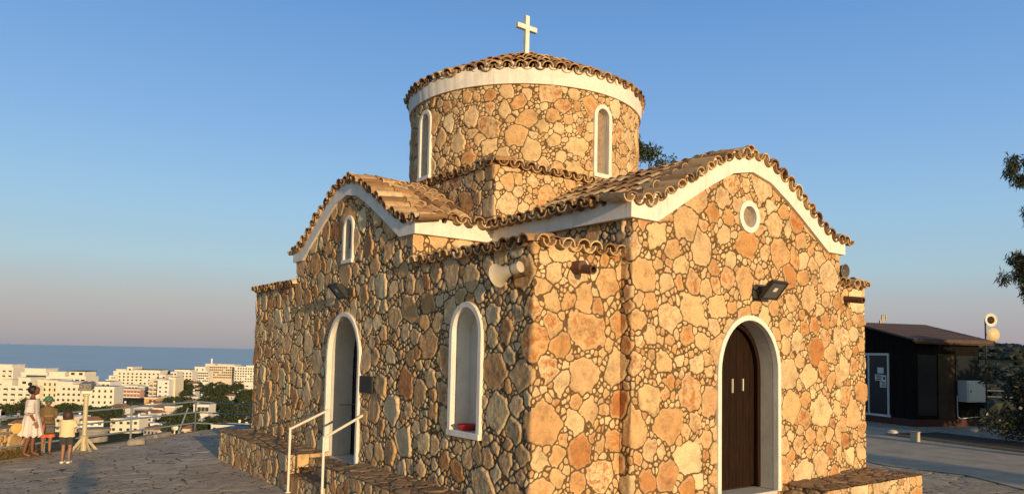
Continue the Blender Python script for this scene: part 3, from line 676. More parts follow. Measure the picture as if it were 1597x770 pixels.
# ------------------------------------------------------------------ ground: terrace paving, concrete, terrain, sea
N1 = np.array([-.63, .7766]); C1 = N1@np.array([.14, 17.75]); N2 = np.array([.52, .854]); C2 = N2@np.array([.14, 17.75]); N3 = np.array([.94, .34]); C3 = 36.0
def out_d(x, y): return np.maximum(np.maximum(N1[0]*x+N1[1]*y-C1, N2[0]*x+N2[1]*y-C2-0*x), N3[0]*x+N3[1]*y-C3)
def out_d2(x, y):     # plateau: only line 1 and a looser line 2
    return np.maximum(N1[0]*x+N1[1]*y-C1, np.maximum(N2[0]*x+N2[1]*y-C2, 0) if False else N2[0]*x+N2[1]*y-(C2+0*x))
def plateau(x, y):
    d1 = N1[0]*x+N1[1]*y-C1; d2 = .02*x+1.0*y-19.2; d3 = .94*x+.34*y-38.0
    return np.maximum(np.maximum(d1, d2), d3)
def ss(a, b, x): t = np.clip((x-a)/(b-a), 0, 1); return t*t*(3-2*t)
_tn = fft_noise(256, 1.8, 77)
def tnoise(x, y, s): i = (np.asarray(x)/s*256).astype(int) % 256; j = (np.asarray(y)/s*256).astype(int) % 256; return _tn[i, j]
def tnoise_s(x, y, s):
    x = np.asarray(x, float)/s*256; y = np.asarray(y, float)/s*256; i = np.floor(x).astype(int); j = np.floor(y).astype(int); a = x-i; b = y-j
    g = lambda p, q: _tn[p % 256, q % 256]
    return g(i, j)*(1-a)*(1-b)+g(i+1, j)*a*(1-b)+g(i, j+1)*(1-a)*b+g(i+1, j+1)*a*b
def terrain(x, y):
    x = np.asarray(x, float); y = np.asarray(y, float)
    d = plateau(x, y); dx = x-CAM[0]; dy = y-CAM[1]; r = np.hypot(dx, dy)
    ang = np.degrees(np.arctan2(dx*RT[0]+dy*RT[1], dx*F[0]+dy*F[1]))       # bearing from the view axis
    z = np.where(d > 0, -.7-40*(1-np.exp(-np.maximum(d, 0)/120.0)), -.12)
    z = np.where((d > 0) & (d < 1.2), -.12-(.6)*(d/1.2), z)
    land = ss(2, 12, ang)                                                   # to the right the land goes on
    sea = ss(800, 980, r)*(1-land)*(np.abs(ang) < 75)
    z = z-sea*22
    hill = (ss(160, 420, r)*22+ss(420, 1500, r)*52*(1+.10*tnoise_s(x, y, 2600)))*land
    return z+hill+ss(40, 300, r)*tnoise_s(x, y, 1400)*1.1
def polar_terrain():
    rr_ = np.concatenate([np.linspace(.0, 60, 61), 60*np.exp(np.linspace(0, math.log(9000/60), 130))[1:]]); th = np.radians(np.linspace(-180, 180, 541))
    Rg, T = np.meshgrid(rr_, th, indexing='ij'); x = CAM[0]+Rg*(np.cos(T)*F[0]+np.sin(T)*RT[0]); y = CAM[1]+Rg*(np.cos(T)*F[1]+np.sin(T)*RT[1])
    z = terrain(x, y); P = np.stack([x, y, z], -1); a = P.shape
    keep = np.ones((a[0]-1, a[1]-1), bool)
    return grid_mesh('terrain', P, np.zeros(a), keep, None, None)
def mat_terrain():
    m, t, b = new_mat('dry_hillside')
    n1 = noise(t, .02, 8, .65, .3); n2 = noise(t, .25, 6, .7)
    g = ramp(t, [(.36, (.030, .038, .020)), (.48, (.050, .055, .028)), (.60, (.12, .105, .065)), (.75, (.17, .145, .10))], n1)
    c = mixc(t, g, ramp(t, [(.35, (.45, .5, .45)), (.65, (1.25, 1.2, 1.1))], n2), .9, 'MULTIPLY')
    t.links.new(c, b.inputs['Base Color']); b.inputs['Roughness'].default_value = 1; b.inputs['Specular IOR Level'].default_value = .1
    bump(t, n2, .8, 1.5, b); return m
tr = polar_terrain(); tr.data.materials.append(mat_terrain()); tag(tr, kind='structure')
def mat_sea():
    m, t, b = new_mat('sea_water')
    b.inputs['Base Color'].default_value = (.02, .05, .085, 1); b.inputs['Roughness'].default_value = .3; b.inputs['IOR'].default_value = 1.33
    tc = t.nodes.new('ShaderNodeTexCoord'); mp = t.nodes.new('ShaderNodeMapping'); mp.inputs['Scale'].default_value = (1, 1, 1); t.links.new(tc.outputs['Object'], mp.inputs[0])
    n1 = noise(t, .06, 5, .6, coord=mp.outputs[0]); n2 = noise(t, .004, 4, .6, coord=mp.outputs[0])
    c = ramp(t, [(.35, (.24, .30, .35)), (.65, (.30, .36, .41))], n2); t.links.new(c, b.inputs['Base Color'])
    bump(t, n1, .25, .35, b); return m
sea = MB(); n = 72; sea.add([(60000*math.cos(2*math.pi*i/n), 60000*math.sin(2*math.pi*i/n), -45.5) for i in range(n)], [tuple(range(n))])
o = sea.build('sea', mat_sea()); tag(o, kind='structure')
# crazy paving close to the church, real relief
def terrace():
    st_ = .045; x = np.arange(-9, 15.0, st_); y = np.arange(-4.5, 19.3, st_); X, Y = np.meshgrid(x, y, indexing='ij')
    h, a, b_, m = sample(PAVE, X, Y, 1.0, .4, .7)
    P = np.stack([X, Y, h*.30-.012+fft_noise(512, 1.8, 5)[(X*20).astype(int) % 512, (Y*20).astype(int) % 512]*0], -1)
    xm = (X[:-1, :-1]+X[1:, 1:])/2; ym = (Y[:-1, :-1]+Y[1:, 1:])/2
    inside = (plateau(xm, ym) < 0) & ~((xm > .1) & (xm < X1-.1) & (ym > .1) & (ym < Y1-.1))
    return grid_mesh('terrace_paving', P, np.stack([a, b_, m], -1), inside, M_PAVE, None)
tag(terrace(), kind='structure')
def mat_flag():
    m, t, b = new_mat('outer_paving')
    tc = t.nodes.new('ShaderNodeTexCoord'); v = N(t, 'ShaderNodeTexVoronoi', feature='DISTANCE_TO_EDGE'); v.inputs['Scale'].default_value = 1.5; t.links.new(tc.outputs['Object'], v.inputs['Vector'])
    f = ramp(t, [(.01, (.09, .075, .055)), (.035, (.33, .29, .23))], v.outputs['Distance'])
    c = mixc(t, f, ramp(t, [(.3, (.8, .8, .8)), (.7, (1.1, 1.1, 1.1))], noise(t, 2, 6)), .8, 'MULTIPLY')
    t.links.new(c, b.inputs['Base Color']); b.inputs['Roughness'].default_value = .9; bump(t, v.outputs['Distance'], .3, .02, b); return m
pv = MB()
for x0, x1, y0, y1 in ((-60, -9, -70, -4.5), (-9, 15, -70, -4.5), (15, 37, -70, -4.5), (15, 32, -4.5, 19.2)): pv.add([(x0, y0, 0), (x1, y0, 0), (x1, y1, 0), (x0, y1, 0)], [(0, 1, 2, 3)])
yl = lambda x: (C1-N1[0]*x)/N1[1]
pv.add([(-60, -4.5, 0), (-9, -4.5, 0), (-9, yl(-9), 0), (-26, yl(-26), 0), (-60, -4.6, 0)], [(0, 1, 2, 3, 4)])
o = pv.build('outer_paving', mat_flag()); tag(o, kind='structure')
edge = MB()
def eseg(a, b):
    a = np.array(a); b = np.array(b); d = (b-a)/np.linalg.norm(b-a); nn = np.array([-d[1], d[0]]); c = (a+b)/2+nn*.12
    edge.obox((*c, -.36), (*d, 0), (*nn, 0), (0, 0, 1), np.linalg.norm(b-a)/2, .14, .365)
eseg((.14, 17.75+.02), (-20, yl(-20)+.02)); eseg((34, 18.5), (2.0, 19.2)); 
o = edge.build('terrace_edge', M_BTOP, bevel=.02); tag(o, kind='structure')
M_CONC = mat_plain('worn_concrete', (.44, .375, .285), .92, var=.22, nscale=1.3, bmp=.004)
cv = MB(); 
yy = np.linspace(-14, 19, 40); xx = 13.2+.5*np.sin(yy*.7)+.3*np.sin(yy*1.9+1); n = len(yy)
cv.add([(x_, y_, .010) for x_, y_ in zip(xx, yy)]+[(24.2, y_, .010) for y_ in yy], [(i, n+i, n+i+1, i+1) for i in range(n-1)])
o = cv.build('concrete_path', M_CONC); tag(o, kind='structure')
# ------------------------------------------------------------------ vegetation
def mat_leaf(name, a, b_, tr=.0):
    m, t, b = new_mat(name)
    at = N(t, 'ShaderNodeAttribute', attribute_name='tint'); sp = t.nodes.new('ShaderNodeSeparateColor'); t.links.new(at.outputs['Color'], sp.inputs[0])
    t.links.new(ramp(t, [(0, a), (1, b_)], sp.outputs[0]), b.inputs['Base Color']); b.inputs['Roughness'].default_value = .65; b.inputs['Specular IOR Level'].default_value = .3
    return m
M_LEAF = mat_leaf('green_leaves', (.022, .036, .014), (.06, .075, .030))
M_LEAF2 = mat_leaf('grey_green_needles', (.022, .032, .018), (.055, .065, .036))
M_LEAF3 = mat_leaf('bush_leaves', (.014, .020, .011), (.035, .042, .022))
M_BARK = mat_plain('bark', (.11, .075, .05), .95, var=.3, nscale=12, bmp=.02)
M_FLOW = mat_plain('pale_petals', (.62, .52, .48), .7, var=.1)
def leaf_cloud(mb, centers, radii, n, ln, wd, droop=0.0, rs=None):
    """n thin leaves spread through each ball"""
    rs = rs or np.random.default_rng(5)
    for c, r_ in zip(centers, radii):
        k = int(n); d = rs.normal(size=(k, 3)); d /= np.linalg.norm(d, axis=1)[:, None]; rad = rs.random(k)**.45
        p = np.array(c)+d*rad[:, None]*np.array(r_)
        ax = rs.normal(size=(k, 3)); ax[:, 2] -= droop*2; ax /= np.linalg.norm(ax, axis=1)[:, None]
        sd_ = np.cross(ax, rs.normal(size=(k, 3))); sd_ /= np.linalg.norm(sd_, axis=1)[:, None]
        L_ = ln*(.6+.8*rs.random(k))[:, None]; Wd = wd*(.6+.8*rs.random(k))[:, None]
        tint = rs.random(k)*.6+.4*rs.random()
        for i in range(k):
            a = p[i]; b = a+ax[i]*L_[i]; m = (a+b)/2
            mb.add([a, m+sd_[i]*Wd[i], b, m-sd_[i]*Wd[i]], [(0, 1, 2, 3)], (float(tint[i]), 0, 0, 1))
def limb(mb, pts, r0, r1, n=7):
    for i in range(len(pts)-1):
        t0 = i/(len(pts)-1); t1 = (i+1)/(len(pts)-1); mb.tube(pts[i], pts[i+1], r0+(r1-r0)*t0, r0+(r1-r0)*t1, n, cap=False)
def tree(loc_, h, rad, trunk_h, label, seed, nclump=26, leaves=230, ln=.22, wd=.03, mat=None, droop=.3, trunk_r=.2, cat='tree', group=None, lowfrac=.35, name='broadleaf_tree'):
    rs = np.random.default_rng(seed); rnd = random.Random(seed)
    e = empty(name, loc_, 0, label, cat, group)
    tk = MB(); lean = rs.normal(size=2)*.25
    top = np.array([lean[0], lean[1], trunk_h]); limb(tk, [np.array([0, 0, -.3]), top*.5+(.08, 0, 0), top], trunk_r, trunk_r*.6, 9)
    C_, R_ = [], []
    for i in range(nclump):
        a = rs.random()*6.283; q = rs.random()**.5*rad*.82; zz = trunk_h*lowfrac*2+(h-trunk_h*lowfrac*2)*(.12+.86*rs.random()*(1-.45*(q/rad)**2))
        c = np.array([q*math.cos(a)+lean[0], q*math.sin(a)+lean[1], zz]); s = rad*(.16+.17*rs.random()); C_.append(c); R_.append((s, s, s*.75))
        if i < 14: limb(tk, [top*.9, (top+c)/2+(0, 0, .15*rad*.3), c], trunk_r*.35, trunk_r*.08, 5)
    o = tk.build('trunk', M_BARK, smooth=True); o.parent = e
    cr = MB(); leaf_cloud(cr, C_, R_, leaves, ln, wd, droop, rs); o = cr.build('crown', mat or M_LEAF, fix=False); o.parent = e
    return e
# tree seen over the roof, right of the drum
tree((17.2, 14.3, -.6), 12.9, 2.3, 6.5, 'dark leafy tree rising behind the church roof right of the drum', 31, 40, 330, .21, .032, M_LEAF, .2, .22)
# tree whose hanging branches come in at the right edge
def hanging_tree():
    base = at_depth(1818, 660, 19.0); base[2] = 0
    e = empty('feathery_tree', tuple(base), 0, 'feathery tree with drooping branches reaching in from the right edge of the view', 'tree')
    rs = np.random.default_rng(8); tk = MB(); limb(tk, [np.array([0, 0, -.2]), np.array([.2, .1, 3.0]), np.array([-.2, .1, 6.2]), np.array([-.1, 0, 9.5])], .26, .09, 10)
    C_, R_ = [], []
    left = -RT
    def branch(z0, reach, z1, ztip, depth=0, ncl=15):
        a = np.array([0, 0, z0]); b = left*reach*.6+F*depth*.6+np.array([0, 0, z1]); c = left*reach+F*depth+np.array([0, 0, ztip]); P = [a, (a+b)/2+(0, 0, .2), b, (b+c)/2+(0, 0, .05), c]
        limb(tk, P, .07, .012, 6)
        for i in range(ncl):
            t = .45+.55*rs.random(); k = min(3, int(t*4)); u = t*4-k; p = P[k]*(1-u)+P[k+1]*u
            for q in range(3):
                C_.append(p+np.array([rs.normal()*.15, rs.normal()*.15, .06-.24*q])); R_.append((.17, .17, .21))
    branch(6.6, 3.6, 8.0, 8.0, .2, 13); branch(6.4, 3.35, 7.7, 7.3, -.3, 6); branch(6.0, 3.2, 6.9, 6.7, .5, 5)
    branch(4.6, 3.75, 5.8, 5.35, 0, 12); branch(4.2, 3.5, 5.2, 4.7, .4, 7); branch(4.2, 3.2, 4.7, 4.1, -.4, 6)
    for c_ in list(C_): tk.tube(c_+(rs.normal()*.05, rs.normal()*.05, .22), c_+(rs.normal()*.08, rs.normal()*.08, -.2), .008, .004, 4, cap=False)
    for k in range(26):
        a = rs.random()*6.283; branch_r = 1.2+1.6*rs.random(); z = 4.5+5*rs.random()
        if math.cos(a)*RT[0]+math.sin(a)*RT[1] < -.25: continue
        c = np.array([math.cos(a)*branch_r, math.sin(a)*branch_r, z]); limb(tk, [np.array([0, 0, z-1.2]), c], .05, .015, 5)
        for q in range(5): C_.append(c+rs.normal(size=3)*.35); R_.append((.3, .3, .45))
    tk.build('trunk', M_BARK, smooth=True).parent = e
    cr = MB(); leaf_cloud(cr, C_, R_, 150, .15, .012, .9, rs); cr.build('crown', M_LEAF2, fix=False).parent = e
hanging_tree()
# added unseen trees: they shade the kiosk and throw the band on the path
tree((24.0, -7.5, 0), 6.0, 3.6, 1.6, 'added low spreading tree right of the kiosk, out of view, shading it', 41, 40, 420, .30, .06, M_LEAF, .2, .25, group=None, lowfrac=.1)
tree((29.0, -9.0, 0), 6.5, 3.8, 1.6, 'added low spreading tree farther right of the kiosk, out of view, shading it', 42, 40, 420, .30, .06, M_LEAF, .2, .25, lowfrac=.1)
def cypress(p, h, r_, label, seed):
    rs = np.random.default_rng(seed); e = empty('cypress', p, 0, label, 'tree')
    t = MB(); limb(t, [np.array([0, 0, -.3]), np.array([0, 0, h*.8])], .16, .04, 8); t.build('trunk', M_BARK, smooth=True).parent = e
    C_ = [(rs.normal()*.12, rs.normal()*.12, .5+(h-.7)*k/17) for k in range(18)]; R_ = [(r_*(1-.5*(k/17)**2), r_*(1-.5*(k/17)**2), h/16) for k in range(18)]
    c = MB(); leaf_cloud(c, C_, R_, 420, .22, .05, -.6, rs); c.build('crown', M_LEAF, fix=False).parent = e
cypress((10.2, -36, 0), 8.0, 1.25, 'slender dark cypress added unseen behind the photographer to shade the path', 51)

# ------------------------------------------------------------------ planting bed and bush in front of the kiosk
M_SOIL = mat_plain('dark_soil', (.035, .026, .018), 1.0, var=.4, nscale=5, bmp=.03)
a = on_z(1384, 678); b_ = on_z(1600, 706); d = (b_-a); d /= np.linalg.norm(d); nn = np.array([-d[1], d[0], 0]); nn = nn if nn@F > 0 else -nn
bed = MB(); c = (a+b_)/2+d*2.0+nn*1.3; bed.obox(c+(0, 0, .01), d, nn, (0, 0, 1), np.linalg.norm(b_-a)/2+2.0, 1.3, .05)
o = bed.build('planting_bed', M_SOIL); tag(o, kind='structure')
kb = MB(); c = (a+b_)/2+d*2.0-nn*.05; kb.obox(c, d, nn, (0, 0, 1), np.linalg.norm(b_-a)/2+2.0, .06, .09)
tag(kb.build('kerb', M_BTOP, bevel=.015), kind='structure')
rk = MB()
def rock(mb, c, s, seed):
    bm = bmesh.new(); bmesh.ops.create_icosphere(bm, subdivisions=2, radius=1); rs = random.Random(seed)
    ph = [rs.random()*6 for _ in range(3)]
    V = [(c[0]+v.co.x*s[0]*(1+.22*math.sin(3*v.co.y+ph[0])+.1*rs.random()), c[1]+v.co.y*s[1]*(1+.2*math.sin(3*v.co.z+ph[1])+.1*rs.random()), c[2]+v.co.z*s[2]*(1+.2*math.sin(4*v.co.x+ph[2]))) for v in bm.verts]
    mb.add(V, [tuple(v.index for v in f.verts) for f in bm.faces]); bm.free()
for k, (px, py, s) in enumerate(((1392, 680, .25), (1520, 676, .22))):
    r_ = MB(); p = on_z(px, py-3); rock(r_, (0, 0, .05), (s, s*.8, s*.5), k); o = r_.build('rock', M_GREY, smooth=True); o.location = tuple(p)
    tag(o, ['small grey rock at the left end of the dark planting bed', 'small grey rock at the edge of the bed below the kiosk plinth'][k], 'rock', 'rocks on the planting bed')
p = on_z(1431, 689); bx = MB(); bx.box(-.13, .13, -.08, .08, -.02, .32); bx.box(-.145, .145, -.095, .095, .32, .345); o = bx.build('junction_box', M_CREAM, bevel=.01); o.location = (p[0]+.1, p[1]+.12, 0); o.rotation_euler = (0, 0, math.atan2(d[1], d[0])); tag(o, 'small white ground box standing at the kerb of the dark planting bed', 'ground box')
e = None
p = on_z(1585, 690)
e = empty('flowering_bush', tuple(p+nn*1.0+d*.55), 0, 'dark bush with a few pale flowers at the right edge below the hills', 'bush')
rs = np.random.default_rng(3); C_ = [(rs.normal()*1.15-.3, rs.normal()*.6, .25+2.1*rs.random()**.8) for _ in range(75)]; R_ = [(.42, .42, .38)]*75
cr = MB(); leaf_cloud(cr, C_, R_, 230, .15, .026, 0, rs); cr.build('foliage', M_LEAF3, fix=False).parent = e
st_ = MB()
for c in C_[:12]: limb(st_, [np.array([0, 0, 0]), np.array(c)*(.5, .5, .6), np.array(c)], .025, .008, 5)
st_.build('stems', M_BARK).parent = e
fl = MB(); leaf_cloud(fl, [C_[k] for k in (1, 4, 7, 9, 12, 15, 20)], [(.4, .4, .4)]*7, 4, .10, .05, 0, rs); o = fl.build('flowers', M_FLOW, fix=False); o.parent = e; o['kind'] = 'stuff'

# ------------------------------------------------------------------ kiosk
M_KWALL = mat_plain('black_painted_boards', (.009, .008, .007), .85, var=.3, nscale=5, spec=.08)
M_KROOF = mat_plain('brown_roof_sheet', (.085, .052, .040), .8, var=.25, nscale=4)
M_KPANEL = mat_plain('brown_panel', (.050, .034, .020), .7, var=.3, nscale=3, spec=.15)
M_KRED = mat_plain('dark_red_plinth', (.065, .020, .015), .85, var=.25)
M_ALU = mat_plain('white_aluminium', (.55, .56, .56), .45, var=.05)
def mat_dglass():
    m, t, b = new_mat('dark_glass'); b.inputs['Base Color'].default_value = (.02, .025, .03, 1); b.inputs['Roughness'].default_value = .12; b.inputs['Specular IOR Level'].default_value = .2; return m
M_DGL = mat_dglass()
kc = on_z(1427, 665); KA = R(-20)
ki = empty('kiosk', (kc[0], kc[1], 0), KA, 'black wooden kiosk with low brown gable roof and a white framed glass door', 'kiosk')
KW, KD, KH = 3.5, 6.4, 3.60
b = MB(); b.box(0, KW, 0, KD, .30, KH)
b.add([(0.0, 0, KH), (0.0, KD, KH), (0.0, KD/2, KH+.72), (KW, 0, KH), (KW, KD, KH), (KW, KD/2, KH+.72)], [(0, 1, 2), (3, 5, 4), (0, 2, 5, 3), (1, 4, 5, 2)])
for k in range(12): b.box(-.012, -.001, k*.53+.02, k*.53+.50, .31, KH-.02)
ch(b.build('wall', M_KWALL), ki)
b = MB(); b.box(-.03, KW+.03, -.03, KD+.03, 0, .30); ch(b.build('plinth', M_KRED), ki)
b = MB()
for s in (-1, 1):
    y_e, y_r = (KD/2+s*(KD/2+.38)), KD/2
    ze, zr = KH-.02, KH+.80; V = []
    for z_ in (0, .07):
        V += [(-.42, y_e, ze+z_), (KW+.42, y_e, ze+z_), (KW+.42, y_r, zr+z_), (-.42, y_r, zr+z_)]
    b.hexa(V)
rf = ch(b.build('roof', M_KROOF), ki)
b = MB()
for k in range(1, 5):
    t = k/5; y_ = -.38+(KD/2+.38)*t; z_ = KH+.05+.82*t; b.box(-.42, KW+.42, y_-.02, y_+.02, z_+.0, z_+.012)
ch(b.build('roof_seam', M_KROOF), rf)
b = MB(); b.box(-.44, KW+.44, -.42, -.385, KH-.09, KH+.06); b.tube((-.35, -.42, KH-.13), (KW+.40, -.42, KH-.13), .022); ch(b.build('gutter', M_KROOF), ki)
# gable side (local -x): sliding glass door
b = MB()
for y0, y1, z0, z1 in ((1.32, 1.40, .35, 2.95), (2.45, 2.53, .35, 2.95), (3.6, 3.68, .35, 2.95), (1.32, 3.68, 2.95, 3.05), (1.25, 3.75, .28, .38)): b.box(-.07, -.013, y0, y1, z0, z1)
dr = ch(b.build('door', M_ALU, bevel=.004), ki)
b = MB(); b.box(-.035, -.02, 1.40, 2.45, .38, 2.95); b.box(-.035, -.02, 2.53, 3.6, .38, 2.95); ch(b.build('pane', M_DGL), dr)
M_PAPER = mat_plain('paper', (.62, .62, .62), .9, var=.03); M_INK = mat_plain('ink', (.04, .04, .045), .9)
def paper(y0, y1, z0, z1, lines, label):
    b = MB(); b.box(-.046, -.043, y0, y1, z0, z1); o = b.build('notice', M_PAPER); o.parent = dr; o['label'] = label
    b = MB(); n = lines
    for k in range(n):
        zz = z1-(k+.8)*(z1-z0)/(n+.6); b.box(-.049, -.0465, y0+.05, y1-.05-.06*(k % 2), zz-.02*(3/n), zz+.02*(3/n))
    if n: ch(b.build('print', M_INK), o)
paper(1.62, 1.98, 2.16, 2.42, 0, 'blank white notice taped to the glass'); paper(1.70, 2.12, 1.84, 2.11, 3, 'white notice with three dark lines'); paper(1.48, 1.70, 1.82, 2.09, 1, 'white notice with a dark mark'); paper(1.48, 1.84, 1.55, 1.82, 4, 'white notice with small print')
# long side facing the visitor (local -y): dark window, brown panel, window, cabinet
b = MB(); b.box(.15, 1.15, -.03, -.005, .45, 3.0); ch(b.build('shop_window', M_DGL), ki)
b = MB(); b.box(1.22, 2.10, -.05, -.005, .30, 3.05); ch(b.build('panel', M_KPANEL, bevel=.005), ki)
b = MB(); b.box(2.18, 3.40, -.03, -.005, 1.25, 3.0); ch(b.build('shop_window', M_DGL), ki)
cb = MB(); cb.box(2.25, 3.25, -.50, -.034, 1.05, 1.95); cbo = ch(cb.build('cabinet', M_ALU, bevel=.012), ki)
cb = MB(); cb.box(2.30, 3.20, -.522, -.501, 1.10, 1.90); o = cb.build('door', M_ALU, bevel=.008); o.parent = cbo
cb = MB(); cb.box(2.40, 2.44, -.54, -.523, 1.45, 1.55); o = cb.build('lock', M_BLACK); o.parent = cbo
pp = MB(); pp.tube((2.2, -.06, 1.3), (2.2, -.06, .42), .022); pp.tube((2.2, -.06, .42), (2.35, -.06, .33), .022); pp.tube((2.35, -.06, .33), (3.4, -.06, .40), .022); ch(pp.build('pipe', M_ALU, smooth=True), ki)
# aerials on the ridge
b = MB(); b.tube((0, 0, 0), (0, 0, .40), .02); b.box(-.08, -.04, -.03, .03, .12, .42); b.box(.02, .06, -.03, .03, .16, .44); b.box(.13, .17, -.03, .03, .18, .42); b.box(-.20, -.13, -.04, .04, .0, .16); b.tube((-.17, 0, .18), (.16, 0, .22), .012)
o = b.build('antenna', M_CREAM); q = np.array([math.cos(KA), math.sin(KA)])*1.45+np.array([-math.sin(KA), math.cos(KA)])*(KD/2); o.location = (kc[0]+q[0], kc[1]+q[1], KH+.83); o.rotation_euler = (0, 0, KA); tag(o, 'small white aerial cluster on the ridge of the kiosk roof', 'antenna')
# pole with two round traffic mirrors behind the kiosk
mc = at_depth(1537, 520, 34.0)
e = empty('mirror_pole', (mc[0], mc[1], 0), -YAW, 'dark pole with two round mirrors, one above the other, beyond the kiosk roof', 'mirror pole')
b = MB(); b.tube((0, 0, -.2), (0, 0, 4.75), .035); ch(b.build('pole', M_BLACK), e)
b = MB(); b.lathe((.24, -.05, 4.70), (.1, -1, 0), [(.30, -.02), (.31, .0), (.29, .015), (.26, .0), (.10, -.05), (0, -.06)], 26); ub = ch(b.build('mirror', M_WPAINT, smooth=True), e)
b = MB(); b.lathe((.24, -.05, 4.70), (.1, -1, 0), [(.0, .03), (.13, .02), (.18, .0), (.10, -.02)], 14); ch(b.build('reflector', M_KPANEL, smooth=True), ub)
b = MB(); b.lathe((.33, -.05, 4.02), (.1, -1, 0), [(.31, -.02), (.32, .0), (.25, .05), (.12, .085), (0, .095)], 26); ch(b.build('mirror', mat_plain('painted_sun_gold', (.62, .50, .28), .5, var=.1), smooth=True), e)  # golden sunlight on the lower disc is put into its base colour
b = MB(); b.tube((0, 0, 4.70), (.24, .02, 4.70), .02); b.tube((0, 0, 4.02), (.33, .02, 4.02), .02); ch(b.build('bracket', M_BLACK), e)

# ------------------------------------------------------------------ far hillside scrub on the right: one mass
def scrub():
    rs = np.random.default_rng(21); mb = MB(); k = 0
    bm = bmesh.new(); bmesh.ops.create_icosphere(bm, subdivisions=1, radius=1); SV = np.array([v.co[:] for v in bm.verts]); SF = [tuple(v.index for v in f.verts) for f in bm.faces]; bm.free()
    V, F_, Cc = [], [], []
    while k < 2600:
        ang = R(18+25*rs.random()); r_ = 90+1500*rs.random()**.75
        x = CAM[0]+r_*(math.cos(ang)*F[0]+math.sin(ang)*RT[0]); y = CAM[1]+r_*(math.cos(ang)*F[1]+math.sin(ang)*RT[1])
        if tnoise_s(x, y, 500) < -.35: continue
        z = float(terrain(x, y)); s = (1.0+2.2*rs.random())*(1+r_/900)
        W_ = SV*(s, s, s*.65)*(1+.22*rs.normal(size=(len(SV), 1)))+(x, y, z+s*.3)
        mb.add(W_, SF, (float(rs.random()), 0, 0, 1)); k += 1
    return mb.build('hillside_scrub', M_LEAF3, fix=False)
tag(scrub(), 'dark scrub and trees covering the far hillside behind the kiosk', 'scrub', kind='stuff')
# rail on the far side of the terrace seen right of the kiosk
def railing(pts, label, h=.96, r_=.024, mat=None, group='metal railings of the terrace', posts=None, nrail=3):
    o0 = np.array([*pts[0][:2], 0]); e = empty('railing', tuple(o0), 0, label, 'railing', group)
    P = [np.array([*q[:2], q[2] if len(q) > 2 else 0])-o0 for q in pts]
    for q in P:
        b = MB(); b.tube(q+(0, 0, -.3), q+(0, 0, h), r_*1.15, n=10); b.build('post', mat, smooth=True).parent = e
    for k in range(nrail):
        z = h-(k*.34); b = MB()
        for i in range(len(P)-1): b.tube(P[i]+(0, 0, z), P[i+1]+(0, 0, z), r_, n=8)
        b.build('rail', mat, smooth=True).parent = e
    return e
M_OLDC = mat_plain('weathered_concrete', (.30, .275, .235), .95, var=.25, nscale=5, bmp=.008)
M_RAIL = mat_plain('blue_grey_paint', (.20, .25, .265), .5, var=.12, nscale=10)
dl = np.array([.7766, .63]); c0 = np.array([.14, 17.62])
railing([tuple(c0-dl*s) for s in (0, 2.75, 5.6, 8.4)], 'blue grey three bar railing along the terrace edge above the town', mat=M_RAIL)
railing([tuple(c0), (2.1, 18.3, -.22), (2.9, 18.9, -.3)], 'short blue grey railing running down behind the far corner of the church', mat=M_RAIL)
b = MB(); q = c0-dl*.75; b.tube((0, 0, 0), (*(dl*.42), .80), .024); o = b.build('railing_brace', M_RAIL, smooth=True); o.location = (q[0]+N1[0]*.03, q[1]+N1[1]*.03, -.02); tag(o, 'slanting blue grey brace bar leaning against the terrace railing', 'brace')
kr = at_depth(1515, 600, 42); kr2 = at_depth(1640, 603, 42)
railing([(kr[0], kr[1], .0), (kr2[0], kr2[1], .0)], 'thin pale railing seen past the right end of the kiosk', h=1.15, r_=.016, mat=M_OLDC, nrail=2)
# small garden spotlight and pale kerb stones along the terrace edge
q = on_z(272, 676); e = empty('garden_spotlight', tuple(q+np.array([0, .0, -.02])), 0, 'small white round spotlight on the terrace edge by the railing brace', 'spotlight')
b = MB(); b.tube((0, 0, 0), (0, 0, .16), .02); ch(b.build('stem', M_WPAINT), e); b = MB(); b.lathe((0, 0, .20), (.3, -.9, .25), [(0, -.10), (.07, -.07), (.09, 0), (.085, .06), (.0, .05)], 16); ch(b.build('lamp_head', M_WPAINT, smooth=True), e)
for k, (x0, y0, x1, y1) in enumerate(((216, 688, 236, 682), (238, 683, 262, 678))):
    a = on_z(x0, y0); b2 = on_z(x1, y1); r_ = MB(); d = b2-a; L = np.linalg.norm(d); d /= L; r_.obox((0, 0, .05), d, (-d[1], d[0], 0), (0, 0, 1), L/2, .13, .06); o = r_.build('kerb_stone', M_OLDC, bevel=.03); o.location = tuple((a+b2)/2)
    tag(o, ['pale kerb stone on the terrace edge, the one farther from the small spotlight', 'pale kerb stone on the terrace edge, next to the small spotlight'][k], 'kerb stone', 'pale kerb stones on the terrace edge')
q = on_z(211, 692); r_ = MB(); rock(r_, (0, 0, .06), (.22, .18, .12), 5); o = r_.build('boulder', M_OLDC, smooth=True); o.location = tuple(q); tag(o, 'rounded pale boulder on the terrace edge right of the round concrete block', 'boulder')
q = on_z(140, 688); r_ = MB(); r_.lathe((0, 0, 0), (0, 0, 1), [(.36, -.02), (.36, .26), (.43, .27), (.43, .33), (.41, .345), (0, .35)], 36); o = r_.build('round_concrete_seat', M_OLDC, smooth=True); o.location = tuple(q+np.array([.12, .25, 0])); tag(o, 'round grey concrete seat behind the coin telescope', 'seat')
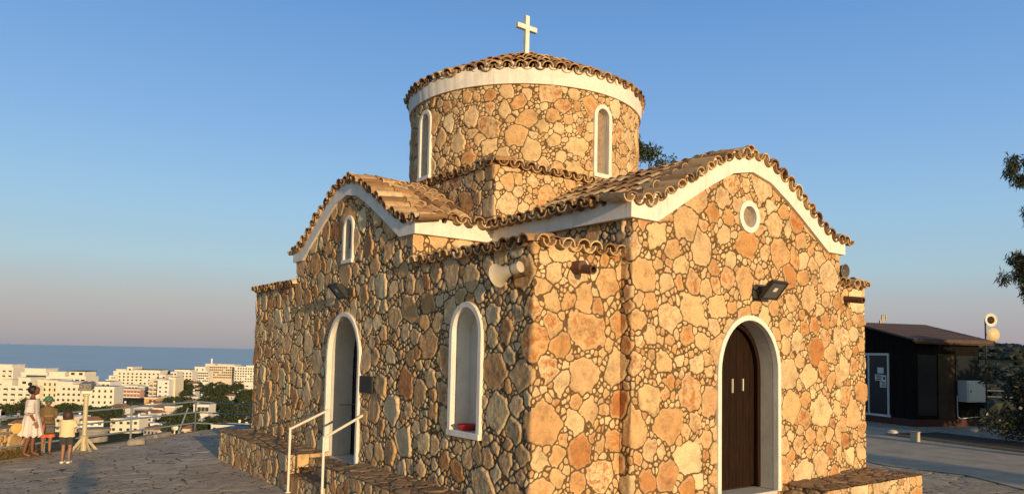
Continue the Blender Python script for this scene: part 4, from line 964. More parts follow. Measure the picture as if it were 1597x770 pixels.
# low stone wall with plants at the left edge
a = on_z(-60, 727); b2 = on_z(46, 707); d = b2-a; d /= np.linalg.norm(d)
pth = [tuple((a+np.array([0, 0, 0]))[:2]), tuple(b2[:2]), tuple((b2+np.array([-d[1], d[0], 0])*.6)[:2])]
e = empty('low_stone_wall', tuple(b2), 0, 'low brown rubble wall at the left edge of the terrace behind the woman', 'wall')
W_ = stone_strip('stone_face', pth, -.05, .70, None, .03, None, ou=5, mat=M_BENCH, amp=1.4); W_.parent = e; W_.matrix_parent_inverse = Matrix.Translation(-Vector(b2.tolist()))
b = MB(); nn = np.array([-d[1], d[0], 0]); b.obox((a+b2)/2+nn*.28+(0, 0, .34), d, nn, (0, 0, 1), np.linalg.norm(b2-a)/2-.03, .26, .36); o = b.build('coping', M_BTOP); o.parent = e; o.matrix_parent_inverse = Matrix.Translation(-Vector(b2.tolist()))
M_DRY = mat_leaf('dry_grass', (.10, .075, .030), (.20, .15, .06))
rs = np.random.default_rng(15); gr = MB(); leaf_cloud(gr, [a+(b2-a)*t-nn*.10+(0, 0, .05) for t in np.linspace(.3, .98, 22)], [(.10, .10, .10)]*22, 60, .13, .006, -.8, rs)
tag(gr.build('dry_grass', M_DRY, fix=False), 'dry yellow grass along the foot of the low stone wall', 'grass', kind='stuff')
# coin telescope
q = on_z(130, 702); e = empty('coin_telescope', tuple(q), 0, 'cream coin operated telescope on a metal column looking over the town', 'telescope')
M_TEL = mat_plain('cream_enamel', (.52, .46, .30), .35, var=.1)
b = MB(); b.lathe((0, 0, 0), (0, 0, 1), [(.075, .0), (.075, .33), (.11, .34), (.11, .36), (.056, .40), (.056, 1.38), (.075, 1.39), (.075, 1.43)], 20); ch(b.build('column', M_TEL, smooth=True), e)
for k in range(4):
    t = R(20+90*k); dx, dy = math.cos(t), math.sin(t); b = MB(); s = np.array([-dy, dx, 0])*.012
    V = [np.array(v) for v in ((dx*.07, dy*.07, .34), (dx*.36, dy*.36, 0.0), (dx*.27, dy*.27, 0.0), (dx*.07, dy*.07, .24))]; b.hexa([V[0]-s, V[1]-s, V[2]-s, V[3]-s, V[0]+s, V[1]+s, V[2]+s, V[3]+s]); ch(b.build('foot_gusset', M_TEL), e)
b = MB(); b.box(-.13, .13, -.10, .10, 1.44, 1.55); ch(b.build('coin_box', M_WPAINT, bevel=.02), e)
b = MB(); dd = np.array([.35, .94, .12]); sd_ = np.array([.94, -.35, 0])
for s in (-1, 1): b.lathe(np.array([0, 0, 1.66])+sd_*.075*s-dd*.22, dd, [(.035, -.03), (.045, 0), (.05, .1), (.075, .2), (.085, .44), (.075, .44)], 16)
b.obox((0, 0, 1.64), dd, sd_, (0, 0, 1), .17, .14, .09); ch(b.build('binocular_head', M_SPKG, smooth=True, bevel=.01), e)
# ------------------------------------------------------------------ people
def skin_body(name, J, E_, mat, parent, sub=2):
    """J: {joint: (x,y,z,r)}; E_: edges; grown as one skin surface"""
    ks = list(J); me = bpy.data.meshes.new('tmp'); me.from_pydata([J[k][:3] for k in ks], [(ks.index(a), ks.index(b)) for a, b in E_], [])
    o = bpy.data.objects.new('tmp', me); COL.objects.link(o); o.modifiers.new('s', 'SKIN'); sm = o.modifiers.new('u', 'SUBSURF'); sm.levels = sub; sm.render_levels = sub
    sl = me.skin_vertices[0] if len(me.skin_vertices) else None
    for i, k in enumerate(ks):
        rr_ = J[k][3]; rr_ = rr_ if isinstance(rr_, tuple) else (rr_, rr_); sl.data[i].radius = rr_; sl.data[i].use_root = (i == 0)
    dg = bpy.context.evaluated_depsgraph_get(); dg.update(); ev = o.evaluated_get(dg); m2 = bpy.data.meshes.new_from_object(ev)
    V = [tuple(v.co) for v in m2.vertices]; F_ = [tuple(p.vertices) for p in m2.polygons]
    bpy.data.objects.remove(o); bpy.data.meshes.remove(me)
    return V, F_
def head_mesh(mb, c, s=1.0, fwd=(0, 1, 0)):
    """head with chin, nose, ears, eye sockets; s=1 -> 0.23 m tall"""
    bm = bmesh.new(); bmesh.ops.create_icosphere(bm, subdivisions=4, radius=1); f = np.array(fwd, float); f /= np.linalg.norm(f); r_ = np.cross(f, (0, 0, 1)); r_ /= np.linalg.norm(r_); u = np.cross(r_, f)
    V = []
    for v in bm.verts:
        x, y, z = v.co; X, Y, Z = x*.074, y*.095, z*.118
        if z < 0: X *= 1-.28*(-z)**1.5; Y *= 1-.12*(-z)
        if y > 0:
            Y += .024*math.exp(-((x/.16)**2+((z+.12)/.20)**2))            # nose
            Y -= .010*(math.exp(-(((x-.36)/.2)**2+((z-.08)/.14)**2))+math.exp(-(((x+.36)/.2)**2+((z-.08)/.14)**2)))
            Y += .006*math.exp(-((x/.30)**2+((z+.48)/.10)**2))            # lips
            Y += .008*math.exp(-((x/.3)**2+((z+.85)/.2)**2))
        X += .016*math.copysign(1, x)*math.exp(-(((y+.05)/.14)**2+((z-.02)/.22)**2))*(abs(x) > .7)
        V.append(np.array(c)+s*(r_*X+f*Y+u*Z))
    mb.add(V, [tuple(v.index for v in q.verts) for q in bm.faces]); bm.free()
def hand(mb, w_, d, side, s=1.0, curl=.5):
    """palm, four fingers and a thumb at wrist w_ along d"""
    w_ = np.array(w_, float); d = np.array(d, float); d /= np.linalg.norm(d); sd_ = np.array(side, float); sd_ -= d*(sd_@d); sd_ /= np.linalg.norm(sd_); n = np.cross(d, sd_)
    mb.obox(w_+d*.045*s, d, sd_, n, .048*s, .038*s, .014*s)
    for k, L in enumerate((.068, .078, .073, .058)):
        b = w_+d*.09*s+sd_*(-.030+.020*k)*s; m = b+d*L*.5*s+n*curl*.012*s; e_ = m+(d*.7+n*curl)*L*.45*s; mb.tube(b, m, .0085*s, .008*s, 6); mb.tube(m, e_, .008*s, .0065*s, 6)
    b = w_+d*.025*s-sd_*.036*s; m = b+(d*.6-sd_*.7)*.035*s; mb.tube(b, m, .011*s, .009*s, 6); mb.tube(m, m+(d*.9+n*.3)*.03*s, .009*s, .0075*s, 6)
def loft(mb, rings, n=24, cap=False):
    """rings: (cx, cy, z, rx, ry, wav, ph)"""
    P = []
    for cx_, cy_, z, rx, ry, wv, k in rings:
        for i in range(n):
            t = 2*math.pi*i/n; q = 1+wv*math.sin(k*t+z*3); P.append((cx_+rx*q*math.cos(t), cy_+ry*q*math.sin(t), z+(wv*.25*math.sin(k*t+1) if wv else 0)))
    m = len(rings); F_ = [(a*n+i, a*n+(i+1) % n, (a+1)*n+(i+1) % n, (a+1)*n+i) for a in range(m-1) for i in range(n)]
    if cap: F_ += [tuple(range(n)), tuple((m-1)*n+i for i in range(n-1, -1, -1))]
    mb.add(P, F_)
def skin_m(name, c): return mat_plain(name, c, .55, var=.06, nscale=20)
EYE = mat_plain('eye_and_brow', (.012, .009, .008), .4)
def face_marks(c, f, s, parent):
    f = np.array(f, float); f /= np.linalg.norm(f); r_ = np.cross(f, (0, 0, 1)); r_ /= np.linalg.norm(r_); u = np.cross(r_, f); c = np.array(c)
    for q in (-1, 1):
        b = MB(); p = c+s*(r_*q*.030+f*.079+u*.012); b.obox(p, r_, f, u, .012*s, .006*s, .006*s); b.obox(p+u*.022*s+f*.005*s, r_, f, u, .016*s, .005*s, .0035*s); b.build('eye', EYE).parent = parent
    b = MB(); b.obox(c+s*(f*.086-u*.058), r_, f, u, .020*s, .005*s, .0035*s); b.build('mouth', EYE).parent = parent
def rot_to(v): return math.atan2(-v[0], v[1])
def person(pos, face, H, skin, J, E_, head_c, head_f, hands, label, hs=1.0):
    e_rot = rot_to(face); e = empty('person', tuple(pos), e_rot, label, 'person', None)
    V, F_ = skin_body('body', J, E_, skin, e); b = MB(); b.add(V, F_); head_mesh(b, head_c, hs, head_f)
    for h in hands: hand(b, *h)
    ch(b.build('body', skin, smooth=True), e); face_marks(head_c, head_f, hs, e); return e
def std_joints(H, arms, legs=None, thick=1.0, hipw=.09, shw=.17):
    k = H/1.66; L = legs or {}
    J = {'pelvis': (0, 0, .92*k, (.13*thick*k, .10*thick*k)), 'waist': (0, 0, 1.08*k, (.115*thick*k, .085*thick*k)), 'chest': (0, .0, 1.27*k, (.135*thick*k, .095*thick*k)), 'neck0': (0, -.01, 1.40*k, .055*k), 'neck1': (0, .01, 1.50*k, .045*k)}
    E_ = [('pelvis', 'waist'), ('waist', 'chest'), ('chest', 'neck0'), ('neck0', 'neck1')]
    for s, nm in ((-1, 'l'), (1, 'r')):
        dy, dz = L.get(nm, (0, 0))
        J[nm+'hip'] = (s*hipw*k, 0, .86*k, .085*thick*k); J[nm+'knee'] = (s*(hipw+.005)*k, .02+dy*.5, .48*k, .056*thick*k); J[nm+'calf'] = (s*hipw*k, -.01+dy*.7, .34*k, .052*thick*k); J[nm+'ank'] = (s*hipw*k, -.02+dy, .09*k, .034*k); J[nm+'toe'] = (s*(hipw+.01)*k, .13*k+dy, .03*k, (.038*k, .022*k))
        E_ += [('pelvis', nm+'hip'), (nm+'hip', nm+'knee'), (nm+'knee', nm+'calf'), (nm+'calf', nm+'ank'), (nm+'ank', nm+'toe')]
        el, wr = arms[nm]; J[nm+'sh'] = (s*shw*k, -.01, 1.35*k, .052*thick*k); J[nm+'el'] = (*[q*k for q in el], .038*thick*k); J[nm+'wr'] = (*[q*k for q in wr], .026*k)
        E_ += [('chest', nm+'sh'), (nm+'sh', nm+'el'), (nm+'el', nm+'wr')]
    return J, E_
SK1 = skin_m('dark_skin', (.16, .065, .035)); SK2 = skin_m('tan_skin', (.30, .15, .085)); HAIR = mat_plain('black_hair', (.012, .009, .008), .6, var=.3, nscale=30); HAIR2 = mat_plain('brown_hair', (.055, .025, .014), .6, var=.3, nscale=30)
C_WH = mat_plain('white_cotton', (.66, .60, .56), .9, var=.06, nscale=8, bmp=.01)
# woman
wp = on_z(46, 712); wf = RT*.86+F*.5
arms = {'l': ((-.24, -.02, 1.08), (-.20, .16, .93)), 'r': ((.25, -.05, 1.08), (.23, .08, .86))}
J, E_ = std_joints(1.66, arms, {'l': (.06, 0), 'r': (-.10, 0)}, 1.05)
wo_ = person(wp, wf, 1.66, SK1, J, E_, (0, .035, 1.575), (-.1, 1, -.6), [((.23, .09, .85), (-.02, .25, -1), (0, 1, 0)), ((-.20, .17, .92), (0, .4, -.9), (0, 1, 0))], 'woman with hair in a bun and white off shoulder dress beside two children', 1.0)
b = MB(); loft(b, [(0, 0, 1.375, .215, .125, 0, 1), (0, 0, 1.33, .235, .145, .02, 9), (0, .0, 1.22, .20, .15, .02, 7), (0, 0, 1.05, .185, .145, .03, 7), (0, 0, .96, .20, .16, .05, 11), (0, 0, .88, .225, .18, .06, 11), (0, 0, .70, .25, .21, .08, 11), (0, -.01, .52, .29, .25, .11, 11), (0, -.01, .50, .275, .24, .11, 11)], 72)
for s, a_ in ((1, arms['r']), (-1, arms['l'])):
    p0 = np.array((s*.185, -.01, 1.34)); p1 = np.array(a_[0]); b.tube(p0, (p0+p1)/2, .075, .095, 16, cap=False); b.tube((p0+p1)/2, p1+(0, .01, -.02), .095, .115, 16, cap=False); b.tube(p1+(0, .01, -.02), p1+(0, .02, -.06), .115, .06, 16, cap=False)
ch(b.build('dress', C_WH, smooth=True), wo_)
b = MB(); b.lathe((0, -.015, 1.60), (0, -.3, 1), [(0, -.11), (.07, -.085), (.10, -.03), (.105, .02), (.085, .07), (.04, .105), (0, .11)], 20); b.lathe((0, -.075, 1.735), (0, -.5, 1), [(0, -.045), (.035, -.03), (.048, .0), (.035, .035), (0, .05)], 14); ch(b.build('hair', HAIR, smooth=True), wo_)
b = MB()
for s in (-1, 1): b.box(s*.095-.045, s*.095+.045, (.06 if s < 0 else -.10)-.10, (.06 if s < 0 else -.10)+.16, 0, .025)
ch(b.build('sandals', M_BARK, bevel=.008), wo_)
bagc = wp+np.array([0, 0, .70])-RT*.18-F*.26
e = empty('round_bag', tuple(bagc), rot_to(wf), 'yellow round straw bag hanging at the side of the woman in white', 'bag'); b = MB(); b.lathe((0, 0, 0), (1, .3, 0), [(0, -.045), (.10, -.04), (.125, -.02), (.125, .02), (.10, .04), (0, .045)], 26); ch(b.build('bag_body', mat_plain('yellow_straw', (.62, .40, .12), .8, var=.15, nscale=30, bmp=.01), smooth=True), e)
b = MB(); q = np.array([0, 0, .13]); b.tube(q, q+(.04, .02, .30), .008); b.tube(q, q+(-.01, .05, .30), .008); ch(b.build('strap', M_BARK), e)
# boy in green cap
bp = on_z(71, 708); bf = -F*.75+RT*.55
k_ = 1.36/1.66
arms = {'l': ((-.22, .04, 1.10), (-.06, .27, 1.10)), 'r': ((.22, .04, 1.10), (.06, .27, 1.12))}
J, E_ = std_joints(1.36, arms, {'l': (.03, 0), 'r': (-.03, 0)}, .98)
bo = person(bp, bf, 1.36, SK2, J, E_, (0, .04, 1.27), (0, 1, -.35), [(tuple(np.array((-.06, .27, 1.10))*k_), (.5, .9, .1), (0, 0, 1), .85), (tuple(np.array((.06, .27, 1.12))*k_), (-.5, .9, .1), (0, 0, 1), .85)], 'boy in green cap, olive shirt and orange shorts looking down at what he holds', .92)
b = MB(); loft(b, [(0, 0, 1.17, .09, .075, 0, 1), (0, 0, 1.13, .165, .10, .01, 5), (0, 0, 1.02, .165, .115, .02, 5), (0, 0, .88, .155, .115, .02, 6), (0, 0, .72, .17, .125, .03, 6)], 28)
for s, a_ in ((1, arms['r']), (-1, arms['l'])):
    p0 = np.array((s*.14, -.01, 1.10)); p1 = np.array(a_[0])*k_; b.tube(p0, p0+(p1-p0)*.85, .055, .06, 14, cap=False)
ch(b.build('shirt', mat_plain('olive_cotton', (.16, .11, .05), .9, var=.15), smooth=True), bo)
b = MB(); loft(b, [(0, 0, .80, .145, .11, 0, 1), (0, 0, .70, .155, .12, .01, 5)], 24, True)
for s in (-1, 1): b.tube((s*.07, 0, .73), (s*.085, .01, .42), .085, .098, 18, cap=True)
ch(b.build('shorts', mat_plain('orange_cotton', (.72, .15, .05), .85, var=.1), smooth=True), bo)
b = MB(); b.lathe((0, .02, 1.325), (0, -.12, 1), [(.098, -.02), (.100, .03), (.08, .075), (.04, .1), (0, .105)], 22); b.obox((0, .14, 1.312), (1, 0, 0), (0, 1, -.3), (0, .3, 1), .07, .05, .005); ch(b.build('cap', mat_plain('green_cap_cotton', (.05, .17, .12), .8), smooth=True), bo)
b = MB()
for s in (-1, 1): b.box(s*.074-.038, s*.074+.038, -.09, .14, 0, .05)
ch(b.build('shoes', M_BLACK, bevel=.012), bo)
fwd = np.array([bf[0], bf[1], 0]); fwd /= np.linalg.norm(fwd)
b = MB(); b.obox((0, 0, 0), (1, 0, 0), (0, .8, .5), (0, -.5, .8), .10, .12, .02); o = b.build('straw_hat', mat_plain('brown_straw', (.30, .19, .09), .8, var=.2, nscale=30), bevel=.015); o.location = tuple(bp+fwd*.30+np.array([0, 0, .92])); o.rotation_euler = (0, 0, rot_to(bf)); o.name = 'folded_map'; tag(o, 'light brown folded map held up by the boy in the green cap', 'map')
b = MB(); b.box(-.11, .11, -.05, .05, -.14, .10); b.box(-.10, .10, .05, .07, -.12, .04); o = b.build('shoulder_bag', M_BLACK, bevel=.02); o.location = tuple(bp+fwd*.20+np.array([0, 0, .66])+RT*.05); o.rotation_euler = (0, 0, rot_to(bf)); tag(o, 'small black bag worn in front by the boy in the green cap', 'bag')
# small child seen from behind
cp_ = on_z(102, 721.5); cf = F*.95-RT*.2; k_ = 1.18/1.66
arms = {'l': ((-.24, .12, 1.16), (-.08, .20, 1.42)), 'r': ((.23, .06, 1.10), (.06, .24, 1.38))}
J, E_ = std_joints(1.18, arms, {'l': (.0, 0), 'r': (.02, 0)}, 1.05, shw=.155)
chd = person(cp_, cf, 1.18, SK2, J, E_, (0, .02, 1.075), (0, 1, 0), [(tuple(np.array((-.08, .20, 1.42))*k_), (.2, .3, .9), (1, 0, 0), .7), (tuple(np.array((.06, .24, 1.38))*k_), (-.2, .3, .9), (-1, 0, 0), .7)], 'small child seen from behind in pale yellow T-shirt, dark shorts and white shoes', .88)
b = MB(); loft(b, [(0, 0, 1.00, .075, .07, 0, 1), (0, 0, .975, .15, .095, .01, 5), (0, 0, .86, .15, .11, .015, 5), (0, 0, .74, .15, .115, .02, 6), (0, 0, .60, .165, .125, .025, 6)], 28)
for s, a_ in ((1, arms['r']), (-1, arms['l'])):
    p0 = np.array((s*.12, -.01, .955)); p1 = np.array(a_[0])*k_; b.tube(p0, p0+(p1-p0)*.75, .05, .06, 14, cap=False)
ch(b.build('shirt', mat_plain('pale_yellow_cotton', (.72, .60, .36), .9, var=.05), smooth=True), chd)
b = MB(); loft(b, [(0, 0, .67, .135, .105, 0, 1), (0, 0, .58, .14, .11, .01, 5)], 24, True)
for s in (-1, 1): b.tube((s*.06, 0, .62), (s*.072, .01, .43), .075, .085, 18)
ch(b.build('shorts', mat_plain('charcoal_cotton', (.045, .045, .05), .9), smooth=True), chd)
b = MB(); b.lathe((0, -.008, 1.09), (0, -.15, 1), [(.07, -.125), (.098, -.09), (.105, -.03), (.103, .03), (.085, .075), (.045, .108), (0, .115)], 22); ch(b.build('hair', HAIR2, smooth=True), chd)
b = MB()
for s in (-1, 1): b.box(s*.066-.035, s*.066+.035, -.07, .12, 0, .045)
ch(b.build('shoes', M_WPAINT, bevel=.012), chd)
# the photographer, just behind the camera on a raised step: throws the long narrow shadow on the paving
pp_ = CAM-F*.75+RT*.42; pp_[2] = 1.13
pl = MB(); pl.box(-1.1, 1.1, -1.4, .5, -1.15, 0); o = pl.build('raised_step', M_BTOP, bevel=.02); o.location = tuple(pp_); tag(o, 'raised stone step the photographer stands on', 'step')
arms = {'l': ((-.26, .10, 1.12), (-.07, .34, 1.46)), 'r': ((.26, .10, 1.12), (.07, .34, 1.46))}
J, E_ = std_joints(1.72, arms)
ph_ = person(pp_, F, 1.72, SK2, J, E_, (0, .03, 1.63), (0, 1, 0), [((-.07, .35, 1.51), (.1, .2, 1), (1, 0, 0)), ((.07, .35, 1.51), (-.1, .2, 1), (-1, 0, 0))], 'photographer standing on the raised step holding both hands up in front of the face', 1.0)
b = MB(); loft(b, [(0, 0, 1.48, .10, .08, 0, 1), (0, 0, 1.43, .20, .12, .01, 5), (0, 0, 1.2, .19, .14, .02, 5), (0, 0, .9, .19, .14, .02, 6)], 28); ch(b.build('shirt', M_GREY, smooth=True), ph_)
b = MB(); loft(b, [(0, 0, 1.0, .16, .12, 0, 1), (0, 0, .86, .17, .13, .01, 5)], 24, True)
for s in (-1, 1): b.tube((s*.085, 0, .9), (s*.095, .01, .12), .10, .075, 18)
ch(b.build('trousers', M_BLACK, smooth=True), ph_)

# ------------------------------------------------------------------ the town below
TC = {'cream': mat_plain('cream_render', (.74, .70, .58), .9, var=.05, nscale=.3), 'white': mat_plain('white_render', (.78, .75, .68), .9, var=.05, nscale=.3), 'yellow': mat_plain('yellow_render', (.70, .63, .45), .9, var=.05, nscale=.3),
      'pink': mat_plain('pink_render', (.60, .34, .26), .9, var=.08, nscale=.3), 'red': mat_plain('red_render', (.40, .13, .09), .9, var=.1, nscale=.3), 'sand': mat_plain('sand_render', (.62, .54, .42), .9, var=.08, nscale=.3), 'orange': mat_plain('orange_render', (.60, .40, .16), .9, var=.08, nscale=.3), 'blue': mat_plain('grey_blue_render', (.32, .33, .36), .9, var=.08, nscale=.3)}
M_WIN = mat_plain('dark_window', (.045, .043, .042), .5, var=.2, nscale=.5); M_TROOF = mat_plain('town_clay_roof', (.30, .15, .09), .95, var=.2, nscale=.4); M_FROOF = mat_plain('flat_grey_roof', (.30, .28, .25), .95, var=.15, nscale=.4); M_DROOF = mat_plain('dark_flat_roof', (.06, .06, .065), .9, var=.15)  # house and car windows share one dark grey
WIN_ME = {}
def win_mesh(w_, h):
    k = (round(w_, 1), round(h, 1))
    if k not in WIN_ME:
        b = MB(); b.box(-w_/2, w_/2, -.10, .02, -h/2, h/2); me = bpy.data.meshes.new('window'); me.from_pydata(b.v, [], b.f); me.materials.append(M_WIN); WIN_ME[k] = me
    return WIN_ME[k]
def slab_mesh(w_):
    k = ('s', round(w_, 1))
    if k not in WIN_ME:
        b = MB(); b.box(-w_/2, w_/2, -1.0, .0, -.07, .07); b.box(-w_/2, w_/2, -1.0, -.93, .071, .85); me = bpy.data.meshes.new('balcony'); me.from_pydata(b.v, [], b.f); me.materials.append(TC['white']); WIN_ME[k] = me
    return WIN_ME[k]
def building(px0, px1, ytop, D, colr, label, blocks=(), rows=4, cols=6, deep=14, yaw=0.0, roof=M_FROOF, balc=False, ww=1.8, wh=1.6, fh=3.1, group=None, cat='hotel', ybase=None, name='hotel_building'):
    """front face placed at depth D; px0..px1 wide; blocks: (fraction0, fraction1, extra storeys)"""
    p0 = at_depth(px0, ytop, D); p1 = at_depth(px1, ytop, D); c = (p0+p1)/2; wd = np.linalg.norm((p1-p0)[:2]); g = float(terrain(c[0], c[1])); Hh = p0[2]-g
    e = empty(name, (c[0], c[1], g), -YAW+yaw, label, cat, group)
    b = MB(); b.box(-wd/2, wd/2, 0, deep, -3, Hh-.6); wl = ch(b.build('wall', TC[colr]), e)
    b = MB(); b.box(-wd/2-.15, wd/2+.15, -.15, deep+.15, Hh-.6, Hh-.02); b.box(-wd/2+.3, wd/2-.3, .3, deep-.3, Hh-.02, Hh+.02); ch(b.build('parapet', TC['white']), e)
    b = MB(); b.box(-wd/2+.35, wd/2-.35, .35, deep-.35, Hh+.021, Hh+.05); ch(b.build('roof', roof), e)
    for f0, f1, st_, dk in blocks:
        x0 = -wd/2+wd*f0; x1 = -wd/2+wd*f1; b = MB(); b.box(x0, x1, .8, deep-1, Hh+.051, Hh+st_*fh); o = ch(b.build('penthouse', TC[colr]), e)
        b = MB(); b.box(x0-.4, x1+.4, .4, deep-.6, Hh+st_*fh+.001, Hh+st_*fh+.35); ch(b.build('roof', M_DROOF if dk else TC['white']), e)
        n_ = int((x1-x0)/4.5)
        for s in range(int(st_)):
            for q in range(n_):
                o = bpy.data.objects.new('window', win_mesh(2.2, 1.5)); COL.objects.link(o); o.parent = e; o.location = (x0+(q+.5)*(x1-x0)/n_, .8, Hh+s*fh+1.7)
    k = 0
    for r_ in range(rows):
        z = Hh-.9-fh*(r_+.5)
        if z < .8: continue
        for q in range(cols):
            if k >= 96: break
            if (q*7+r_*3) % 11 == 0: continue
            x = -wd/2+(q+.5)*wd/cols; o = bpy.data.objects.new('window', win_mesh(ww, wh)); COL.objects.link(o); o.parent = e; o.location = (x, 0, z); k += 1
            if balc: s_ = bpy.data.objects.new('balcony', slab_mesh(ww+.7)); COL.objects.link(s_); s_.parent = e; s_.location = (x, -.001, z-wh/2-.2)
    return e
building(-45, 21, 572, 475, 'cream', 'cream hotel tower at the far left edge, rising behind the long balconied hotel', rows=3, cols=7, balc=True, blocks=((.55, .95, .6, 0),))
building(-55, 62, 599, 428, 'cream', 'long cream hotel with rows of balconies behind the woman', rows=5, cols=10, balc=True, ww=2.4, blocks=((.48, .62, .9, 0), (.70, .86, 1.4, 0)))
building(33, 74, 580, 455, 'cream', 'stepped cream hotel wing above the balconied front, left of the dark roofed wing', rows=2, cols=5, ww=3.2, blocks=((.1, .9, .7, 0),))
building(72, 134, 586, 452, 'cream', 'cream hotel wing with a dark flat roof strip in front of the sea', rows=2, cols=7, ww=2.4, blocks=((.05, .45, .8, 0), (.55, .95, 1.0, 1)))
building(59, 90, 592, 432, 'yellow', 'cream stair tower between the balconied hotel and the plain fronted hotel', rows=6, cols=4, ww=.9)
building(88, 136, 599, 418, 'cream', 'plain cream hotel front with few small windows left of the telescope head', rows=5, cols=6, ww=1.3, wh=1.2, blocks=((.0, .5, .4, 0),))
building(134, 177, 602, 408, 'cream', 'cream hotel wing right of the telescope head, next to the red houses', rows=5, cols=5, ww=1.0, wh=1.4, yaw=.15)
building(130, 172, 594, 470, 'white', 'white low hotel wing behind the telescope stepping down towards the sea', rows=2, cols=6, balc=True)
building(177, 250, 578, 735, 'cream', 'large cream hotel in the middle of the town with dark roof and many small windows', rows=6, cols=11, ww=1.8, wh=1.5, blocks=((.05, .26, .5, 0), (.28, .40, 1.3, 0), (.42, .98, .5, 1)), deep=20)
for k, (a_, t_) in enumerate(((160, 596), (165, 591), (170, 585))): building(a_, 180, t_, 728-k*2+6, 'white', ['lowest', 'middle', 'highest'][k]+' white terrace step at the left end of the large middle hotel', rows=3, cols=3, balc=True, deep=10)
building(248, 258, 584, 728, 'cream', 'narrow cream step at the right end of the large middle hotel', rows=3, cols=2)
building(176, 187, 604, 600, 'red', 'narrow red house left of the pink apartment block', rows=3, cols=2, cat='house', name='town_house')
building(187, 219, 606, 590, 'pink', 'pink apartment block with pale balconies below the large middle hotel', rows=3, cols=6, cat='apartment block', balc=True, name='apartment_building')
building(190, 215, 600, 640, 'cream', 'low cream block directly behind the pink apartment block', rows=2, cols=5, cat='apartment block', name='apartment_building')
building(218, 233, 603, 600, 'blue', 'grey blue apartment block between the pink and the yellow ones', rows=4, cols=3, cat='apartment block', balc=True, name='apartment_building')
building(232, 247, 590, 560, 'yellow', 'yellow apartment block with stacked balconies, left part of the pair', rows=5, cols=2, cat='apartment block', balc=True, ww=2.6, name='apartment_building', yaw=-.2)
building(246, 264, 592, 552, 'white', 'white apartment block with two columns of small windows', rows=4, cols=2, cat='apartment block', ww=1.6, wh=1.1, name='apartment_building')
building(263, 274, 588, 560, 'yellow', 'narrow yellow apartment block right of the white one', rows=5, cols=1, cat='apartment block', balc=True, name='apartment_building')
building(225, 245, 619, 500, 'orange', 'low orange building in front of the yellow apartments', rows=1, cols=3, cat='house', name='town_house')
building(252, 276, 579, 760, 'cream', 'pale hotel behind the yellow apartments with a dark conifer before it', rows=3, cols=5)
building(272, 300, 578, 800, 'cream', 'low cream hotel with a dark roof strip left of the long far hotel', rows=4, cols=5, blocks=((.0, .85, .5, 1),))
building(299, 325, 578, 900, 'cream', 'lower left wing of the long far hotel', rows=4, cols=9, blocks=((.15, .8, 1.6, 0),))
building(320, 368, 569, 920, 'sand', 'main block of the long far hotel with a thin white chimney', rows=5, cols=15, blocks=((.0, .3, .5, 0), (.4, .95, .4, 0)), deep=22)
building(366, 402, 571, 905, 'cream', 'right wing of the long far hotel next to the church wall', rows=6, cols=9, blocks=((.5, .95, .4, 0),))
q = at_depth(330, 568, 930); b = MB(); b.tube((0, 0, -6), (0, 0, 7), 1.0, n=12); b.tube((0, 0, 7), (0, 0, 7.4), 1.2, n=12); o = b.build('chimney', TC['white']); o.location = tuple(q); tag(o, 'thin white chimney standing above the long far hotel', 'chimney')
building(302, 326, 630, 385, 'white', 'white house with dark openings just above the railing corner', rows=1, cols=4, cat='house', wh=2.2, deep=9, name='town_house')
building(257, 273, 633, 400, 'sand', 'windowless beige block left of the railing corner', rows=0, cols=0, cat='house', deep=9, name='town_house')
building(205, 232, 634, 402, 'blue', 'grey flat roofed house above the railing', rows=1, cols=5, cat='house', deep=9, name='town_house')
# many small houses: five looks, copied
def hcopy(o, parent=None):
    c = o.copy(); COL.objects.link(c); c.parent = parent
    for k in o.children: hcopy(k, c)
    return c
def small_house(colr, w_, d, h, pitched):
    e = empty('town_house', (0, 0, 0)); b = MB(); b.box(-w_/2, w_/2, -d/2, d/2, -3, h); ch(b.build('wall', TC[colr]), e)
    b = MB()
    if pitched: b.add([(-w_/2-.4, -d/2-.4, h+.01), (w_/2+.4, -d/2-.4, h+.01), (w_/2+.4, d/2+.4, h+.01), (-w_/2-.4, d/2+.4, h+.01), (-w_/4, 0, h+1.6), (w_/4, 0, h+1.6)], [(3, 2, 1, 0), (0, 1, 5, 4), (2, 3, 4, 5), (1, 2, 5), (3, 0, 4)])
    else: b.box(-w_/2-.2, w_/2+.2, -d/2-.2, d/2+.2, h+.01, h+.35)
    ch(b.build('roof', M_TROOF if pitched else TC['white']), e)
    if not pitched:
        b = MB(); b.tube((w_*.25, d*.2, h+.9), (w_*.25, d*.2, h+2.0), .55, n=10); b.tube((w_*.25, d*.2, h+.36), (w_*.25, d*.2, h+.9), .12, n=6); ch(b.build('water_tank', TC['white']), e)
        b = MB(); b.hexa([(-w_*.3, -1, h+.4), (-w_*.3+2.4, -1, h+.4), (-w_*.3+2.4, .6, h+1.3), (-w_*.3, .6, h+1.3), (-w_*.3, -1, h+.5), (-w_*.3+2.4, -1, h+.5), (-w_*.3+2.4, .6, h+1.4), (-w_*.3, .6, h+1.4)]); ch(b.build('solar_panel', M_DROOF), e)
    n_ = int(w_/3)
    for s in range(int(h/3)):
        for q in range(n_): o = bpy.data.objects.new('window', win_mesh(1.3, 1.2)); COL.objects.link(o); o.parent = e; o.location = (-w_/2+(q+.5)*w_/n_, -d/2, 1.7+s*3)
    return e
PLACED = []
REG = [(30, 'left of the woman'), (60, 'behind the woman'), (110, 'behind the two children'), (150, 'behind the coin telescope'), (190, 'below the narrow red house'), (220, 'below the pink apartments'), (250, 'below the orange building'), (275, 'below the white apartments'), (300, 'left of the railing corner'), (325, 'above the railing corner'), (350, 'below the white chimney'), (999, 'nearest the church wall')]
